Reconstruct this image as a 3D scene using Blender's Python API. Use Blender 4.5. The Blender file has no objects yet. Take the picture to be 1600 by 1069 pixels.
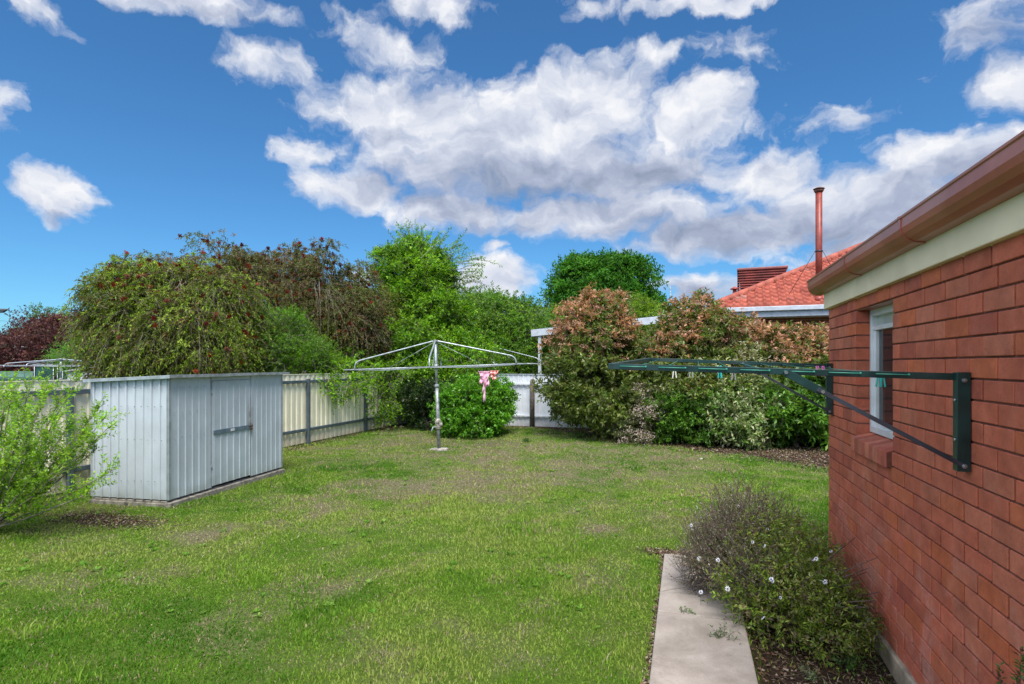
import bpy, math, random
import numpy as np
from mathutils import Vector, Matrix
PI = math.pi
random.seed(7)
scene = bpy.context.scene
COL = scene.collection
F = 900.0; EYE = 1.7; HZ = 570.0
TH = math.atan(273/900); SN, CS = math.sin(TH), math.cos(TH)

def C(px, py, Y):
    """point of the yard seen at depth Y along the view"""
    X = (px-800)*Y/F
    return Vector((X*CS-Y*SN, X*SN+Y*CS, EYE-(py-HZ)*Y/F))
def G(px, py):
    return C(px, py, F*EYE/(py-HZ))

# ---------------------------------------------------------------- helpers
def tag(o, label=None, cat=None, group=None, kind=None):
    if label: o['label'] = label
    if cat: o['category'] = cat
    if group: o['group'] = group
    if kind: o['kind'] = kind
    return o
def thing(name, label, cat, loc=(0,0,0), rotz=0, group=None):
    o = bpy.data.objects.new(name, None); COL.objects.link(o)
    o.location = loc; o.rotation_euler = (0,0,rotz); o.empty_display_size = .1
    return tag(o, label, cat, group)
def np_mesh(name, V, Fc, mats, parent=None, col=None, smooth=False, attrs=None):
    me = bpy.data.meshes.new(name)
    V = np.asarray(V, dtype=np.float32); Fc = np.asarray(Fc, dtype=np.int32)
    n, k = Fc.shape
    me.vertices.add(len(V)); me.vertices.foreach_set('co', V.ravel())
    me.loops.add(n*k); me.loops.foreach_set('vertex_index', Fc.ravel())
    me.polygons.add(n)
    me.polygons.foreach_set('loop_start', np.arange(0, n*k, k, dtype=np.int32))
    try: me.polygons.foreach_set('loop_total', np.full(n, k, dtype=np.int32))
    except Exception: pass
    me.update(calc_edges=True)
    if col is not None:
        a = me.color_attributes.new('Col', 'FLOAT_COLOR', 'POINT')
        c = np.ones((len(V), 4), dtype=np.float32); c[:, :3] = col
        a.data.foreach_set('color', c.ravel())
    for nm, arr in (attrs or {}).items():
        a = me.attributes.new(nm, 'FLOAT', 'POINT'); a.data.foreach_set('value', np.asarray(arr, dtype=np.float32))
    if smooth: me.polygons.foreach_set('use_smooth', np.ones(n, dtype=bool))
    if not isinstance(mats, (list, tuple)): mats = [mats]
    for m in mats: me.materials.append(m)
    o = bpy.data.objects.new(name, me); COL.objects.link(o)
    if parent: o.parent = parent
    return o

class MB:
    def __init__(s): s.v = []; s.f = []; s.c = []; s.cur = (1,1,1); s.sm = []; s.st = []
    def add(s, vs, fs, smooth=False):
        b = len(s.v); s.st.append(b); s.v += [tuple(v) for v in vs]; s.f += [tuple(b+i for i in f) for f in fs]
        s.c += [s.cur]*len(vs); s.sm += [smooth]*len(fs); return s
    def box(s, a, b, M=None):
        x0,y0,z0 = a; x1,y1,z1 = b
        vs = [Vector(p) for p in ((x0,y0,z0),(x1,y0,z0),(x1,y1,z0),(x0,y1,z0),(x0,y0,z1),(x1,y0,z1),(x1,y1,z1),(x0,y1,z1))]
        if M is not None: vs = [M @ v for v in vs]
        return s.add(vs, [(0,3,2,1),(4,5,6,7),(0,1,5,4),(1,2,6,5),(2,3,7,6),(3,0,4,7)])
    def bar(s, p, q, w, h, up=(0,0,1)):
        p = Vector(p); q = Vector(q); d = (q-p); L = d.length; d.normalize()
        u = Vector(up); r = d.cross(u).normalized(); u = r.cross(d)
        vs = []
        for t in (p, q):
            for a, b in ((-1,-1),(1,-1),(1,1),(-1,1)): vs.append(t + r*a*w/2 + u*b*h/2)
        return s.add(vs, [(0,1,2,3),(7,6,5,4),(0,4,5,1),(1,5,6,2),(2,6,7,3),(3,7,4,0)])
    def tube(s, pts, rad, n=8, cap=True):
        pts = [Vector(p) for p in pts]
        if not hasattr(rad, '__len__'): rad = [rad]*len(pts)
        vs = []; fs = []
        ref = Vector((0.31,0.17,1)).normalized()
        for i, p in enumerate(pts):
            d = (pts[min(i+1,len(pts)-1)]-pts[max(i-1,0)])
            if d.length < 1e-9: d = Vector((0,0,1))
            d.normalize()
            u = d.cross(ref)
            if u.length < .05: u = d.cross(Vector((1,0,0)))
            u.normalize(); w = d.cross(u)
            for k in range(n):
                a = 2*PI*k/n; vs.append(p + (u*math.cos(a)+w*math.sin(a))*rad[i])
        for i in range(len(pts)-1):
            for k in range(n):
                fs.append((i*n+k, i*n+(k+1)%n, (i+1)*n+(k+1)%n, (i+1)*n+k))
        s.add(vs, fs, True)
        if cap:
            b = len(s.v)-len(vs)
            s.f += [tuple(b+k for k in range(n))[::-1], tuple(b+(len(pts)-1)*n+k for k in range(n))]; s.sm += [False, False]
        return s
    def prism(s, poly, axis, a, b):
        """poly in the plane perpendicular to the axis, extruded from a to b"""
        def mk(u, v, t): return {'y': (u,t,v), 'x': (t,u,v), 'z': (u,v,t)}[axis]
        n = len(poly)
        vs = [mk(u,v,a) for u,v in poly]+[mk(u,v,b) for u,v in poly]
        fs = [tuple(range(n)), tuple(range(2*n-1,n-1,-1))]+[(i,n+i,n+(i+1)%n,(i+1)%n) for i in range(n)]
        return s.add(vs, fs)
    def each(s, name, mat, parent=None, bevel=0):
        """every piece as an object of its own"""
        st = s.st+[len(s.v)]; out = []
        for i in range(len(s.st)):
            a, b = st[i], st[i+1]; m = MB(); m.v = s.v[a:b]; m.c = s.c[a:b]; k = [j for j, f in enumerate(s.f) if a <= f[0] < b]
            m.f = [tuple(q-a for q in s.f[j]) for j in k]; m.sm = [s.sm[j] for j in k]; out.append(m.build(name, mat, parent, bevel))
        return out
    def build(s, name, mat, parent=None, bevel=0, smooth=False, seg=1):
        me = bpy.data.meshes.new(name); me.from_pydata(s.v, [], s.f)
        if any(c != (1,1,1) for c in s.c):
            a = me.color_attributes.new('Col', 'FLOAT_COLOR', 'POINT')
            a.data.foreach_set('color', [q for c in s.c for q in (*c, 1)])
        for i, p in enumerate(me.polygons): p.use_smooth = smooth or s.sm[i]
        me.materials.append(mat); me.update()
        o = bpy.data.objects.new(name, me); COL.objects.link(o)
        if parent: o.parent = parent
        if bevel:
            m = o.modifiers.new('bevel', 'BEVEL'); m.width = bevel; m.segments = seg; m.limit_method = 'ANGLE'; m.angle_limit = .6
        return o
def copy_tree(o, parent=None):
    c = o.copy(); COL.objects.link(c); c.parent = parent
    for ch in list(o.children): copy_tree(ch, c)
    return c

# value noise in numpy
_rt = np.random.RandomState(3).rand(32,32,32)
def vnoise(P):
    P = np.asarray(P, dtype=np.float64); i = np.floor(P).astype(int); f = P-i; f = f*f*(3-2*f)
    r = 0
    for a in (0,1):
        for b in (0,1):
            for c in (0,1):
                w = (f[:,0] if a else 1-f[:,0])*(f[:,1] if b else 1-f[:,1])*(f[:,2] if c else 1-f[:,2])
                r = r + w*_rt[(i[:,0]+a)%32,(i[:,1]+b)%32,(i[:,2]+c)%32]
    return r
def fbm(P, o=4):
    r = 0; a = .5; P = np.asarray(P, dtype=np.float64); t = 0
    for k in range(o): r = r + a*vnoise(P*(2**k)+k*7.3); t += a; a *= .5
    return r/t

# ---------------------------------------------------------------- materials
class NT:
    def __init__(s, name):
        s.m = bpy.data.materials.new(name); s.m.use_nodes = True; s.t = s.m.node_tree
        s.t.nodes.clear(); s.out = s.t.nodes.new('ShaderNodeOutputMaterial')
    def n(s, typ, **kw):
        d = s.t.nodes.new(typ)
        for k, v in kw.items():
            if k.startswith('i_'):
                key = k[2:].replace('_', ' '); key = int(key) if key.isdigit() else key
                s.set(d.inputs[key], v)
            else: setattr(d, k, v)
        return d
    def set(s, inp, v):
        if isinstance(v, bpy.types.NodeSocket): s.t.links.new(v, inp)
        else: inp.default_value = v
    def ramp(s, fac, pts):
        d = s.t.nodes.new('ShaderNodeValToRGB'); s.set(d.inputs[0], fac)
        e = d.color_ramp.elements
        while len(e) < len(pts): e.new(.5)
        for i, (p, c) in enumerate(pts):
            e[i].position = p
            e[i].color = (c,c,c,1) if not hasattr(c, '__len__') else (*c, 1)
        return d.outputs[0]
    def noise(s, scale, detail=4, vec=None, rough=.5, dist=0):
        d = s.n('ShaderNodeTexNoise'); d.inputs['Scale'].default_value = scale
        d.inputs['Detail'].default_value = detail; d.inputs['Roughness'].default_value = rough
        d.inputs['Distortion'].default_value = dist
        if vec is not None: s.t.links.new(vec, d.inputs['Vector'])
        return d.outputs['Fac']
    def mix(s, fac, a, b, mode='MIX'):
        d = s.t.nodes.new('ShaderNodeMix'); d.data_type = 'RGBA'; d.blend_type = mode
        s.set(d.inputs[0], fac)
        for inp, v in ((d.inputs[6], a), (d.inputs[7], b)):
            if isinstance(v, bpy.types.NodeSocket): s.t.links.new(v, inp)
            else: inp.default_value = (*v, 1)
        return d.outputs[2]
    def math(s, op, a, b=0, c=0, clamp=False):
        d = s.t.nodes.new('ShaderNodeMath'); d.operation = op; d.use_clamp = clamp
        s.set(d.inputs[0], a); s.set(d.inputs[1], b); s.set(d.inputs[2], c)
        return d.outputs[0]
    def mapv(s, vec, scale):
        d = s.n('ShaderNodeMapping'); s.t.links.new(vec, d.inputs['Vector']); d.inputs['Scale'].default_value = scale
        return d.outputs[0]
    def obj(s): return s.n('ShaderNodeTexCoord').outputs['Object']
    def bump(s, h, strength=.3, dist=.01):
        d = s.n('ShaderNodeBump'); s.set(d.inputs['Height'], h); d.inputs['Strength'].default_value = strength
        d.inputs['Distance'].default_value = dist; return d.outputs[0]
    def bsdf(s, color, rough=.6, metal=0, spec=.5, normal=None, coat=0):
        d = s.n('ShaderNodeBsdfPrincipled')
        s.set(d.inputs['Base Color'], color if isinstance(color, bpy.types.NodeSocket) else (*color, 1))
        s.set(d.inputs['Roughness'], rough); s.set(d.inputs['Metallic'], metal)
        d.inputs['Specular IOR Level'].default_value = spec
        if coat: d.inputs['Coat Weight'].default_value = coat
        if normal is not None: s.t.links.new(normal, d.inputs['Normal'])
        return d.outputs[0]
    def done(s, sh): s.t.links.new(sh, s.out.inputs[0]); return s.m

def mat_plain(name, color, rough=.5, metal=0, var=.12, scale=8, spec=.5, dirt=None, bump=0):
    t = NT(name); o = t.obj()
    nf = t.noise(scale, 5, o)
    c2 = tuple(max(0, c*(1-var*2.2)) for c in color); c3 = tuple(min(1, c*(1+var)) for c in color)
    col = t.ramp(nf, [(.3, c2), (.62, c3)])
    if dirt: col = t.mix(t.ramp(t.noise(scale*.4, 6, o, .65), [(.5, 0), (.7, .75)]), col, dirt)
    nr = None
    if bump: nr = t.bump(t.noise(scale*12, 3, o), bump, .004)
    return t.done(t.bsdf(col, rough, metal, spec, nr))
def mat_leaf(name, rough=.5, trans=.35, spec=.35, tint=(1,1,1)):
    t = NT(name)
    a = t.n('ShaderNodeAttribute', attribute_name='Col').outputs['Color']
    if tint != (1,1,1): a = t.mix(1, a, tint, 'MULTIPLY')
    p = t.bsdf(a, rough, 0, spec)
    tr = t.n('ShaderNodeBsdfTranslucent'); t.t.links.new(t.mix(1, a, (1.25,1.35,.7), 'MULTIPLY'), tr.inputs[0])
    mx = t.n('ShaderNodeMixShader'); mx.inputs[0].default_value = trans
    t.t.links.new(p, mx.inputs[1]); t.t.links.new(tr.outputs[0], mx.inputs[2])
    return t.done(mx.outputs[0])
def mat_brick():
    t = NT('red_brick'); o = t.obj()
    a = t.n('ShaderNodeAttribute', attribute_name='Col').outputs['Color']
    n1 = t.noise(9, 6, o, .65); n2 = t.noise(70, 4, o, .7); n3 = t.noise(2.2, 5, o, .6, .6)
    col = t.mix(1, a, t.ramp(n1, [(.3, (.74,.70,.70)), (.7, (1.16,1.16,1.16))]), 'MULTIPLY')
    col = t.mix(t.ramp(n2, [(.25, .55), (.42, 0)]), col, (.07,.022,.014))
    # pale mineral bloom
    z = t.n('ShaderNodeSeparateXYZ'); t.t.links.new(o, z.inputs[0])
    low = t.ramp(z.outputs[2], [(.0, 1.0), (1.0, .15)])
    ef = t.math('MULTIPLY', t.ramp(t.noise(3.1, 6, o, .72, .8), [(.46, 0), (.72, .62)]), low)
    ef = t.math('MULTIPLY', ef, t.ramp(t.noise(28, 3, o), [(.35, .3), (.6, 1)]))
    col = t.mix(ef, col, (.62,.42,.36))
    h = t.math('ADD', t.math('MULTIPLY', n2, .7), t.math('MULTIPLY', n1, 1.2))
    return t.done(t.bsdf(col, .82, 0, .3, t.bump(h, .7, .005)))
def mat_metal_sheet(name, color, grime, rough=.42, metal=.25, streak=.5, base_z=.0, rust=None, stain=False):
    t = NT(name); o = t.obj()
    n1 = t.noise(3, 5, o); sp = t.noise(60, 2, o)
    col = t.ramp(n1, [(.3, tuple(c*.88 for c in color)), (.7, tuple(min(1,c*1.07) for c in color))])
    col = t.mix(t.ramp(sp, [(.4, 0), (.65, .18)]), col, tuple(c*.7 for c in color))
    st = t.noise(1, 6, t.mapv(o, (26, 26, .9)), .6)
    col = t.mix(t.ramp(st, [(.52, 0), (.78, streak)]), col, grime)
    z = t.n('ShaderNodeSeparateXYZ'); t.t.links.new(o, z.inputs[0])
    zz = t.math('ADD', z.outputs[2], t.math('MULTIPLY', t.noise(7, 5, o), .32))
    col = t.mix(t.ramp(zz, [(base_z+.12, .65), (base_z+.38, 0)]), col, grime)
    if stain:   # dark run of rust beside the latch
        sy_ = t.math('ABSOLUTE', t.math('SUBTRACT', z.outputs[1], 1.50)); sx_ = t.math('ABSOLUTE', t.math('SUBTRACT', z.outputs[2], .93))
        k_ = t.math('MULTIPLY', t.ramp(sy_, [(.01,1),(.10,0)]), t.ramp(sx_, [(.10,1),(.34,0)]))
        col = t.mix(t.math('MULTIPLY', k_, t.ramp(t.noise(9, 5, t.mapv(o,(1,4,1))), [(.3,.2),(.65,.8)])), col, (.12,.10,.085))
    if rust: col = t.mix(t.ramp(t.noise(5, 8, o, .75), [(.66, 0), (.72, .8)]), col, rust)
    return t.done(t.bsdf(col, rough, metal, .5, t.bump(n1, .25, .02)))

M = {}
M['brick'] = mat_brick()
M['mortar'] = mat_plain('mortar', (.15,.052,.036), .95, scale=20, bump=.5)
M['fascia'] = mat_plain('cream_painted_board', (.80,.68,.47), .55, var=.07, scale=2.2, dirt=(.58,.47,.32))
M['gutter'] = mat_plain('brown_gutter_paint', (.38,.105,.070), .30, var=.08, scale=4, dirt=(.42,.17,.12))
M['dark_roof'] = mat_plain('roof_sheet', (.2,.08,.06), .5)
M['concrete'] = mat_plain('footing_concrete', (.36,.29,.21), .9, var=.2, scale=9, dirt=(.14,.11,.07), bump=.6)
M['alu'] = mat_plain('window_aluminium', (.68,.72,.75), .35, .2, var=.06)
M['dark_green_metal'] = mat_plain('dark_green_enamel', (.012,.040,.038), .32, .1, var=.2, scale=10, dirt=(.05,.07,.07))
M['strut_metal'] = mat_plain('weathered_dark_strut', (.045,.05,.065), .4, .3, var=.2)
M['cord'] = mat_plain('green_line_cord', (.03,.22,.16), .5)
M['screw'] = mat_plain('screw_metal', (.35,.37,.38), .3, .8)
M['galv'] = mat_plain('galvanised_tube', (.42,.46,.49), .38, .45, var=.15, scale=12)
M['galv_dark'] = mat_plain('weathered_galvanised', (.26,.28,.29), .5, .3, var=.25, scale=14)
M['gear'] = mat_plain('winch_cast_metal', (.36,.33,.29), .6, .2, var=.3, scale=30, dirt=(.15,.10,.07))
M['shed'] = mat_metal_sheet('galvanised_shed_sheet', (.52,.575,.625), (.24,.23,.18), .42, .05, .13, .0, stain=True)
M['shed_trim'] = mat_plain('zinc_trim', (.36,.40,.43), .45, .3)
M['shed_bar'] = mat_plain('blue_grey_bar', (.13,.18,.22), .5)
M['timber'] = mat_plain('grey_weathered_timber', (.24,.215,.18), .9, var=.28, scale=14, bump=.6)
M['timber_post'] = mat_plain('brown_grey_post_timber', (.17,.14,.12), .9, var=.3, scale=16, bump=.6)
M['cream_sheet'] = mat_metal_sheet('cream_fence_sheet', (.84,.79,.60), (.40,.31,.20), .5, 0, .16, .02)
M['white_sheet'] = mat_metal_sheet('white_fence_sheet', (.66,.70,.76), (.30,.30,.27), .5, 0, .28, .02, (.12,.06,.04))
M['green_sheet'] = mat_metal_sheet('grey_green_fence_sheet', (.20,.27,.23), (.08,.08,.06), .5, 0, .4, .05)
M['rail'] = mat_plain('slate_fence_rail', (.085,.115,.135), .5, .1, var=.12)
M['soft_white'] = mat_plain('white_gutter_paint', (.50,.54,.60), .4, var=.08)
M['bark'] = mat_plain('grey_brown_bark', (.13,.10,.075), .95, var=.35, scale=14, bump=.8)
M['twig'] = mat_plain('pale_twig_bark', (.22,.19,.15), .9, var=.2, scale=10)
M['dark_twig'] = mat_plain('dry_dark_twig', (.095,.07,.055), .9, var=.3, scale=10)
M['leaf'] = mat_leaf('leaf', .5, .45)
M['gloss_leaf'] = mat_leaf('glossy_leaf', .40, .34, .4)
M['needle'] = mat_leaf('thin_leaf', .6, .42, .25)
M['petal'] = mat_leaf('petal', .7, .3, .2)
M['grass'] = mat_leaf('grass_blade', .55, .4, .25)
M['litter'] = mat_leaf('dry_litter', .9, .05, .1)
M['rock'] = mat_plain('pale_stone', (.33,.30,.26), .9, var=.3, scale=12, bump=.6)
M['far_green'] = mat_plain('green_shade_cloth', (.012,.07,.062), .8, var=.3, scale=3)
M['peg_teal'] = mat_plain('teal_plastic', (.03,.42,.40), .4)
M['peg_white'] = mat_plain('faded_plastic', (.62,.60,.56), .5)
M['peg_grey'] = mat_plain('grey_plastic', (.25,.27,.26), .5)
M['peg_pink'] = mat_plain('pink_plastic', (.60,.12,.42), .4)

# ---------------------------------------------------------------- camera, light, sky
cam = bpy.data.cameras.new('camera'); co = bpy.data.objects.new('camera', cam); COL.objects.link(co)
cam.lens = 36*F/1600; cam.sensor_width = 36; cam.clip_end = 3000; cam.clip_start = .05
cam.shift_y = (HZ-534.5)/1600
co.location = (0,0,EYE); co.rotation_euler = (PI/2, 0, TH)
scene.camera = co

SUN_EL, SUN_AZ = math.radians(62), math.radians(155)   # azimuth clockwise from +y (towards +x)
sd = Vector((math.sin(SUN_AZ)*math.cos(SUN_EL), math.cos(SUN_AZ)*math.cos(SUN_EL), math.sin(SUN_EL)))
sl = bpy.data.lights.new('sun', 'SUN'); so = bpy.data.objects.new('sun', sl); COL.objects.link(so)
sl.energy = 2.4; sl.angle = math.radians(28); sl.color = (1,.955,.89)
so.rotation_euler = sd.to_track_quat('Z','Y').to_euler(); so.location = sd*50

def azel(px, py):
    d = C(px, py, 10)-Vector((0,0,EYE)); d.normalize()
    return math.atan2(d.x, d.y), math.asin(d.z)
w = bpy.data.worlds.new('World'); scene.world = w; w.use_nodes = True
T = NT.__new__(NT); T.t = w.node_tree; T.t.nodes.clear(); T.out = T.t.nodes.new('ShaderNodeOutputWorld')
sky = T.n('ShaderNodeTexSky', sky_type='NISHITA', sun_disc=False, sun_elevation=SUN_EL, sun_rotation=SUN_AZ, air_density=1.0, dust_density=.3, ozone_density=3.0)
skyc = T.mix(1, sky.outputs[0], (.45,.885,1.18), 'MULTIPLY')
g = T.n('ShaderNodeTexCoord').outputs['Generated']
sx = T.n('ShaderNodeSeparateXYZ'); T.t.links.new(g, sx.inputs[0])
az = T.math('ARCTAN2', sx.outputs[0], sx.outputs[1]); el = T.math('ARCSINE', sx.outputs[2])
def comb(a, b, c=0.0):
    d = T.n('ShaderNodeCombineXYZ'); T.set(d.inputs[0], a); T.set(d.inputs[1], b); T.set(d.inputs[2], c); return d.outputs[0]
ae = comb(az, el)
def vm(op, a, b):
    d = T.n('ShaderNodeVectorMath'); d.operation = op
    for i, v in ((0,a),(1,b)): T.set(d.inputs[i], v)
    return d
wn = T.n('ShaderNodeTexNoise'); wn.inputs['Scale'].default_value = 9; wn.inputs['Detail'].default_value = 6; wn.inputs['Roughness'].default_value = .55
T.t.links.new(ae, wn.inputs['Vector'])
wv = vm('MULTIPLY', vm('SUBTRACT', wn.outputs['Color'], (.5,.5,.5)).outputs[0], (.17,.10,0)).outputs[0]
pw = vm('ADD', ae, wv).outputs[0]
def blobs(lst, P, extra=()):
    acc = None
    lst = [(l, None) for l in lst]+[(None, e) for e in extra]
    for (pt, ex) in lst:
        if ex is None:
            px, py, rx, ry, wt = pt; a0, e0 = azel(px, py); a1, _ = azel(px+rx, py); _, e1 = azel(px, py-ry)
        else:
            a0, e0, ra, re_, wt = ex; a1 = a0+ra; e1 = e0+re_
        d = vm('MULTIPLY', vm('SUBTRACT', P, (a0,e0,0)).outputs[0], (1/max(1e-3,abs(a1-a0)), 1/max(1e-3,abs(e1-e0)), 0))
        L = T.n('ShaderNodeVectorMath'); L.operation = 'LENGTH'; T.t.links.new(d.outputs[0], L.inputs[0])
        v = T.math('MULTIPLY_ADD', L.outputs['Value'], -wt, wt)
        acc = v if acc is None else T.math('MAXIMUM', acc, v)
    return acc
CL = [(800,225,330,118,.95),(640,165,190,62,1),(900,150,190,78,1),(1080,180,110,72,1),(830,240,250,70,1),(1000,270,180,60,1),
      (560,290,110,42,1),(700,325,150,38,.9),(950,335,240,44,1),(1150,360,240,52,1),(1200,270,90,62,1),
      (1450,265,150,75,1),(1560,265,130,70,1),(1340,320,260,80,1),(1420,390,300,60,1),(1700,300,220,110,1),
      (95,312,88,52,.9),(60,15,66,46,.42),(310,5,170,36,.85),(690,22,95,38,.6),(425,98,85,42,.50),(590,70,92,50,.48),
      (480,235,62,26,.42),(1110,0,170,24,.9),(930,5,60,22,.5),(1005,88,56,36,.5),(1160,65,75,38,.34),(1545,45,110,64,.46),
      (1590,130,84,54,.45),(770,432,95,46,.9),(1090,452,95,34,.8),(785,380,38,16,.6),(1190,185,60,40,.35),(560,430,40,20,.5),
      (1320,190,60,24,.3),(-120,150,160,70,.7),(-260,300,200,60,.8),(300,-220,300,90,.8),(900,-260,360,80,.9),(1500,-180,260,90,.8),(1900,120,200,90,.8)]
# unseen clouds added round the viewer for whiter fill light (azimuth, elevation, radii, weight)
FILL_CLOUDS = [(1.9,.55,.55,.32,1.2),(2.9,.75,.7,.35,1.2),(-2.6,.6,.6,.35,1.2),(-1.9,.5,.4,.3,1.1),(-1.6,.95,.8,.25,1.0),(1.2,1.05,.9,.2,1.0),(2.4,1.15,1.2,.2,1.1),(-2.9,.25,.7,.14,1),(1.5,.2,.6,.12,1)]
base = blobs(CL, pw, FILL_CLOUDS)
n1 = T.n('ShaderNodeTexNoise'); n1.inputs['Scale'].default_value = 13; n1.inputs['Detail'].default_value = 9; n1.inputs['Roughness'].default_value = .56
T.t.links.new(vm('MULTIPLY', pw, (1,1.5,1)).outputs[0], n1.inputs['Vector'])
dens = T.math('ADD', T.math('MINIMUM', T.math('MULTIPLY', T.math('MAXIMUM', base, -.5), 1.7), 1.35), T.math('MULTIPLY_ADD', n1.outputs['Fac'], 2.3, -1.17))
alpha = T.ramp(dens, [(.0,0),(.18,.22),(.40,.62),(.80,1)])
# light side of the billows: density here against density a little higher
up = vm('ADD', vm('MULTIPLY', pw, (1,1.5,1)).outputs[0], (.010,.045,0)).outputs[0]
n2 = T.n('ShaderNodeTexNoise'); n2.inputs['Scale'].default_value = 13; n2.inputs['Detail'].default_value = 7; n2.inputs['Roughness'].default_value = .55
T.t.links.new(up, n2.inputs['Vector'])
rel = T.math('SUBTRACT', n1.outputs['Fac'], n2.outputs['Fac'])
GR = [(840,285,330,66,1.1),(1000,262,150,42,1),(1120,362,330,44,.9),(1380,345,260,66,.9),(760,345,120,26,.6),(1530,260,90,40,.6),(1560,70,120,60,.55),
      (620,205,60,22,.4),(330,22,120,16,.5),(100,350,60,14,.5),(1090,465,100,26,.7),(-200,260,100,40,.7),(1750,300,150,60,.8)]
grey = T.math('MAXIMUM', blobs(GR, pw), 0.0)
lum = T.math('MULTIPLY_ADD', rel, 1.0, .76)
lum = T.math('SUBTRACT', lum, T.math('MULTIPLY', T.math('POWER', grey, .55), .60))
lum = T.math('ADD', lum, T.math('MULTIPLY', T.math('SUBTRACT', n1.outputs['Fac'], .5), .25))
clc = T.ramp(lum, [(.0,(.12,.145,.20)),(.35,(.185,.21,.275)),(.70,(.29,.31,.36)),(1.0,(.40,.405,.42))])
skyw = T.mix(1, skyc, (.053,.053,.053), 'MULTIPLY')
# brightness added to clouds behind and left of the viewer, filling the walls
fill_dir = Vector((-.50,-.52,.69)).normalized()
dt = T.n('ShaderNodeVectorMath'); dt.operation = 'DOT_PRODUCT'; T.t.links.new(g, dt.inputs[0]); dt.inputs[1].default_value = fill_dir
fill_gain = T.math('MULTIPLY_ADD', T.math('POWER', T.math('MAXIMUM', dt.outputs['Value'], 0.0), 1.3), 2.4, 1.0)
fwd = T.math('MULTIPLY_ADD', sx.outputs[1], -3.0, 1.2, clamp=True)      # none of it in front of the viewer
fill_gain = T.math('MULTIPLY_ADD', T.math('SUBTRACT', fill_gain, 1.0), fwd, 1.0)
clc = T.mix(1, clc, comb(fill_gain, fill_gain, fill_gain), 'MULTIPLY')
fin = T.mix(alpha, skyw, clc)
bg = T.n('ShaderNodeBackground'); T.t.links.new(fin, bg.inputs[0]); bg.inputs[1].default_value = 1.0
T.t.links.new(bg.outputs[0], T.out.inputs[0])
scene.view_settings.view_transform = 'Standard'; scene.view_settings.look = 'None'; scene.view_settings.gamma = 1
scene.view_settings.exposure = 1.22

# ---------------------------------------------------------------- ground
def hedge_line(x):   # front edge (y) of the mulch under the hedge
    return np.interp(x, [-8,-6.6,-5.8,-4,-3.2,-2.4,-1,.3,1.4,2.1,6], [13.4,14.4,14.9,14.9,14.5,13.6,12.4,11.7,11.1,10.4,9.6])
def masks(x, y):
    P = np.stack([x, y, np.zeros_like(x)], 1)
    nz = fbm(P*1.1+5, 4); nf = fbm(P*4.0+11, 3); nn = fbm(P*11+3, 2)
    dry = np.zeros_like(x)
    for (px, py, rx, ry, wt) in [(640,765,150,24,.95),(500,790,90,22,.85),(740,748,110,24,.8),(320,838,48,18,1.0),(430,820,60,14,.7),(860,735,110,20,.75),(960,712,110,12,.6),(640,715,130,16,.55),
                                 (760,705,180,22,.65),(900,715,120,20,.5),(940,828,42,8,1.0),(770,775,38,12,1.0),(1060,745,90,18,.6),(1120,770,90,16,.6),(1100,832,60,10,.4),
                                 (520,915,90,22,.32),(180,900,110,30,.28),(820,1045,50,18,.4),(640,980,40,12,.3),(930,1000,30,10,.35),
                                 (560,860,100,18,.35),(690,860,60,12,.4),(1180,800,60,10,.5)]:
        c = G(px, py); r = (G(px+rx, py)-c).length; d1 = (G(px, py+ry)-G(px, py-ry)).length/2
        fx, fy = -SN, CS
        u = (x-c.x)*CS+(y-c.y)*SN; v = (x-c.x)*fx+(y-c.y)*fy
        dry = np.maximum(dry, wt*np.exp(-(u/r)**2-(v/d1)**2))
    far = np.clip((y-6.5)/5, 0, 1)*.30
    dry = np.clip(dry*1.0+far+(nz-.5)*1.15+(nf-.5)*1.3, 0, 1)
    jag = (nf-.5)*.6+(nn-.5)*.3
    soil = np.clip((y-(hedge_line(x)+jag))/.25, 0, 1)*(y < 16)
    soil = np.maximum(soil, ((x > .36) & (y < 5.45)).astype(float)*np.clip((5.45+jag-y)/.2, 0, 1)*np.clip((x-.36)/.02, 0, 1))
    soil = np.maximum(soil, np.clip(1-np.abs(x+.195)/.024+(nn-.5)*.8, 0, 1)*(y < 5.35)*.9)
    soil = np.maximum(soil, np.clip(1-(((x+.05)/.45)**2+((y-5.40)/.16)**2)+jag, 0, 1))
    soil = np.maximum(soil, np.clip((-7.45+jag*.6-x)/.15, 0, 1)*.7)
    s = G(165, 812); soil = np.maximum(soil, np.clip(1.2-(((x-s.x)/.8)**2+((y-s.y)/.28)**2)+jag*1.6, 0, 1)*.9)
    return dry, soil
def zfield(x, y):
    P = np.stack([x, y, np.zeros_like(x)], 1)
    z = (fbm(P*.8, 3)-.5)*.05+(fbm(P*5, 2)-.5)*.018
    inside = (x > -7.9) & (x < 1.2) & (y < 15.3)
    z = np.where(inside, z, z*.5)
    bed = np.clip((x-.36)/.1, 0, 1)*np.clip((1.6-x)/.1, 0, 1)*np.clip((5.3-y)/.3, 0, 1)
    return z-bed*.09
fx = np.arange(-9, 4.501, .075); fy = np.arange(0, 16.001, .075)
gx = np.concatenate([[-900,-300,-100,-40,-20,-13], fx, [6,10,20,40,100,300,900]])
gy = np.concatenate([[-900,-200,-40,-10,-4,-2], fy, [18,22,30,50,100,300,900]])
X, Y = np.meshgrid(gx, gy); X = X.ravel(); Y = Y.ravel()
Z = zfield(X, Y); Z = np.where(Y > 40, Z*0, Z)
Vg = np.stack([X, Y, Z], 1); nx = len(gx); ny = len(gy)
ii, jj = np.meshgrid(np.arange(nx-1), np.arange(ny-1)); q = (jj*nx+ii).ravel()
Fg = np.stack([q, q+1, q+nx+1, q+nx], 1)
dry, soil = masks(X, Y)
t = NT('ground_soil_and_turf'); o = t.obj()
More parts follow.
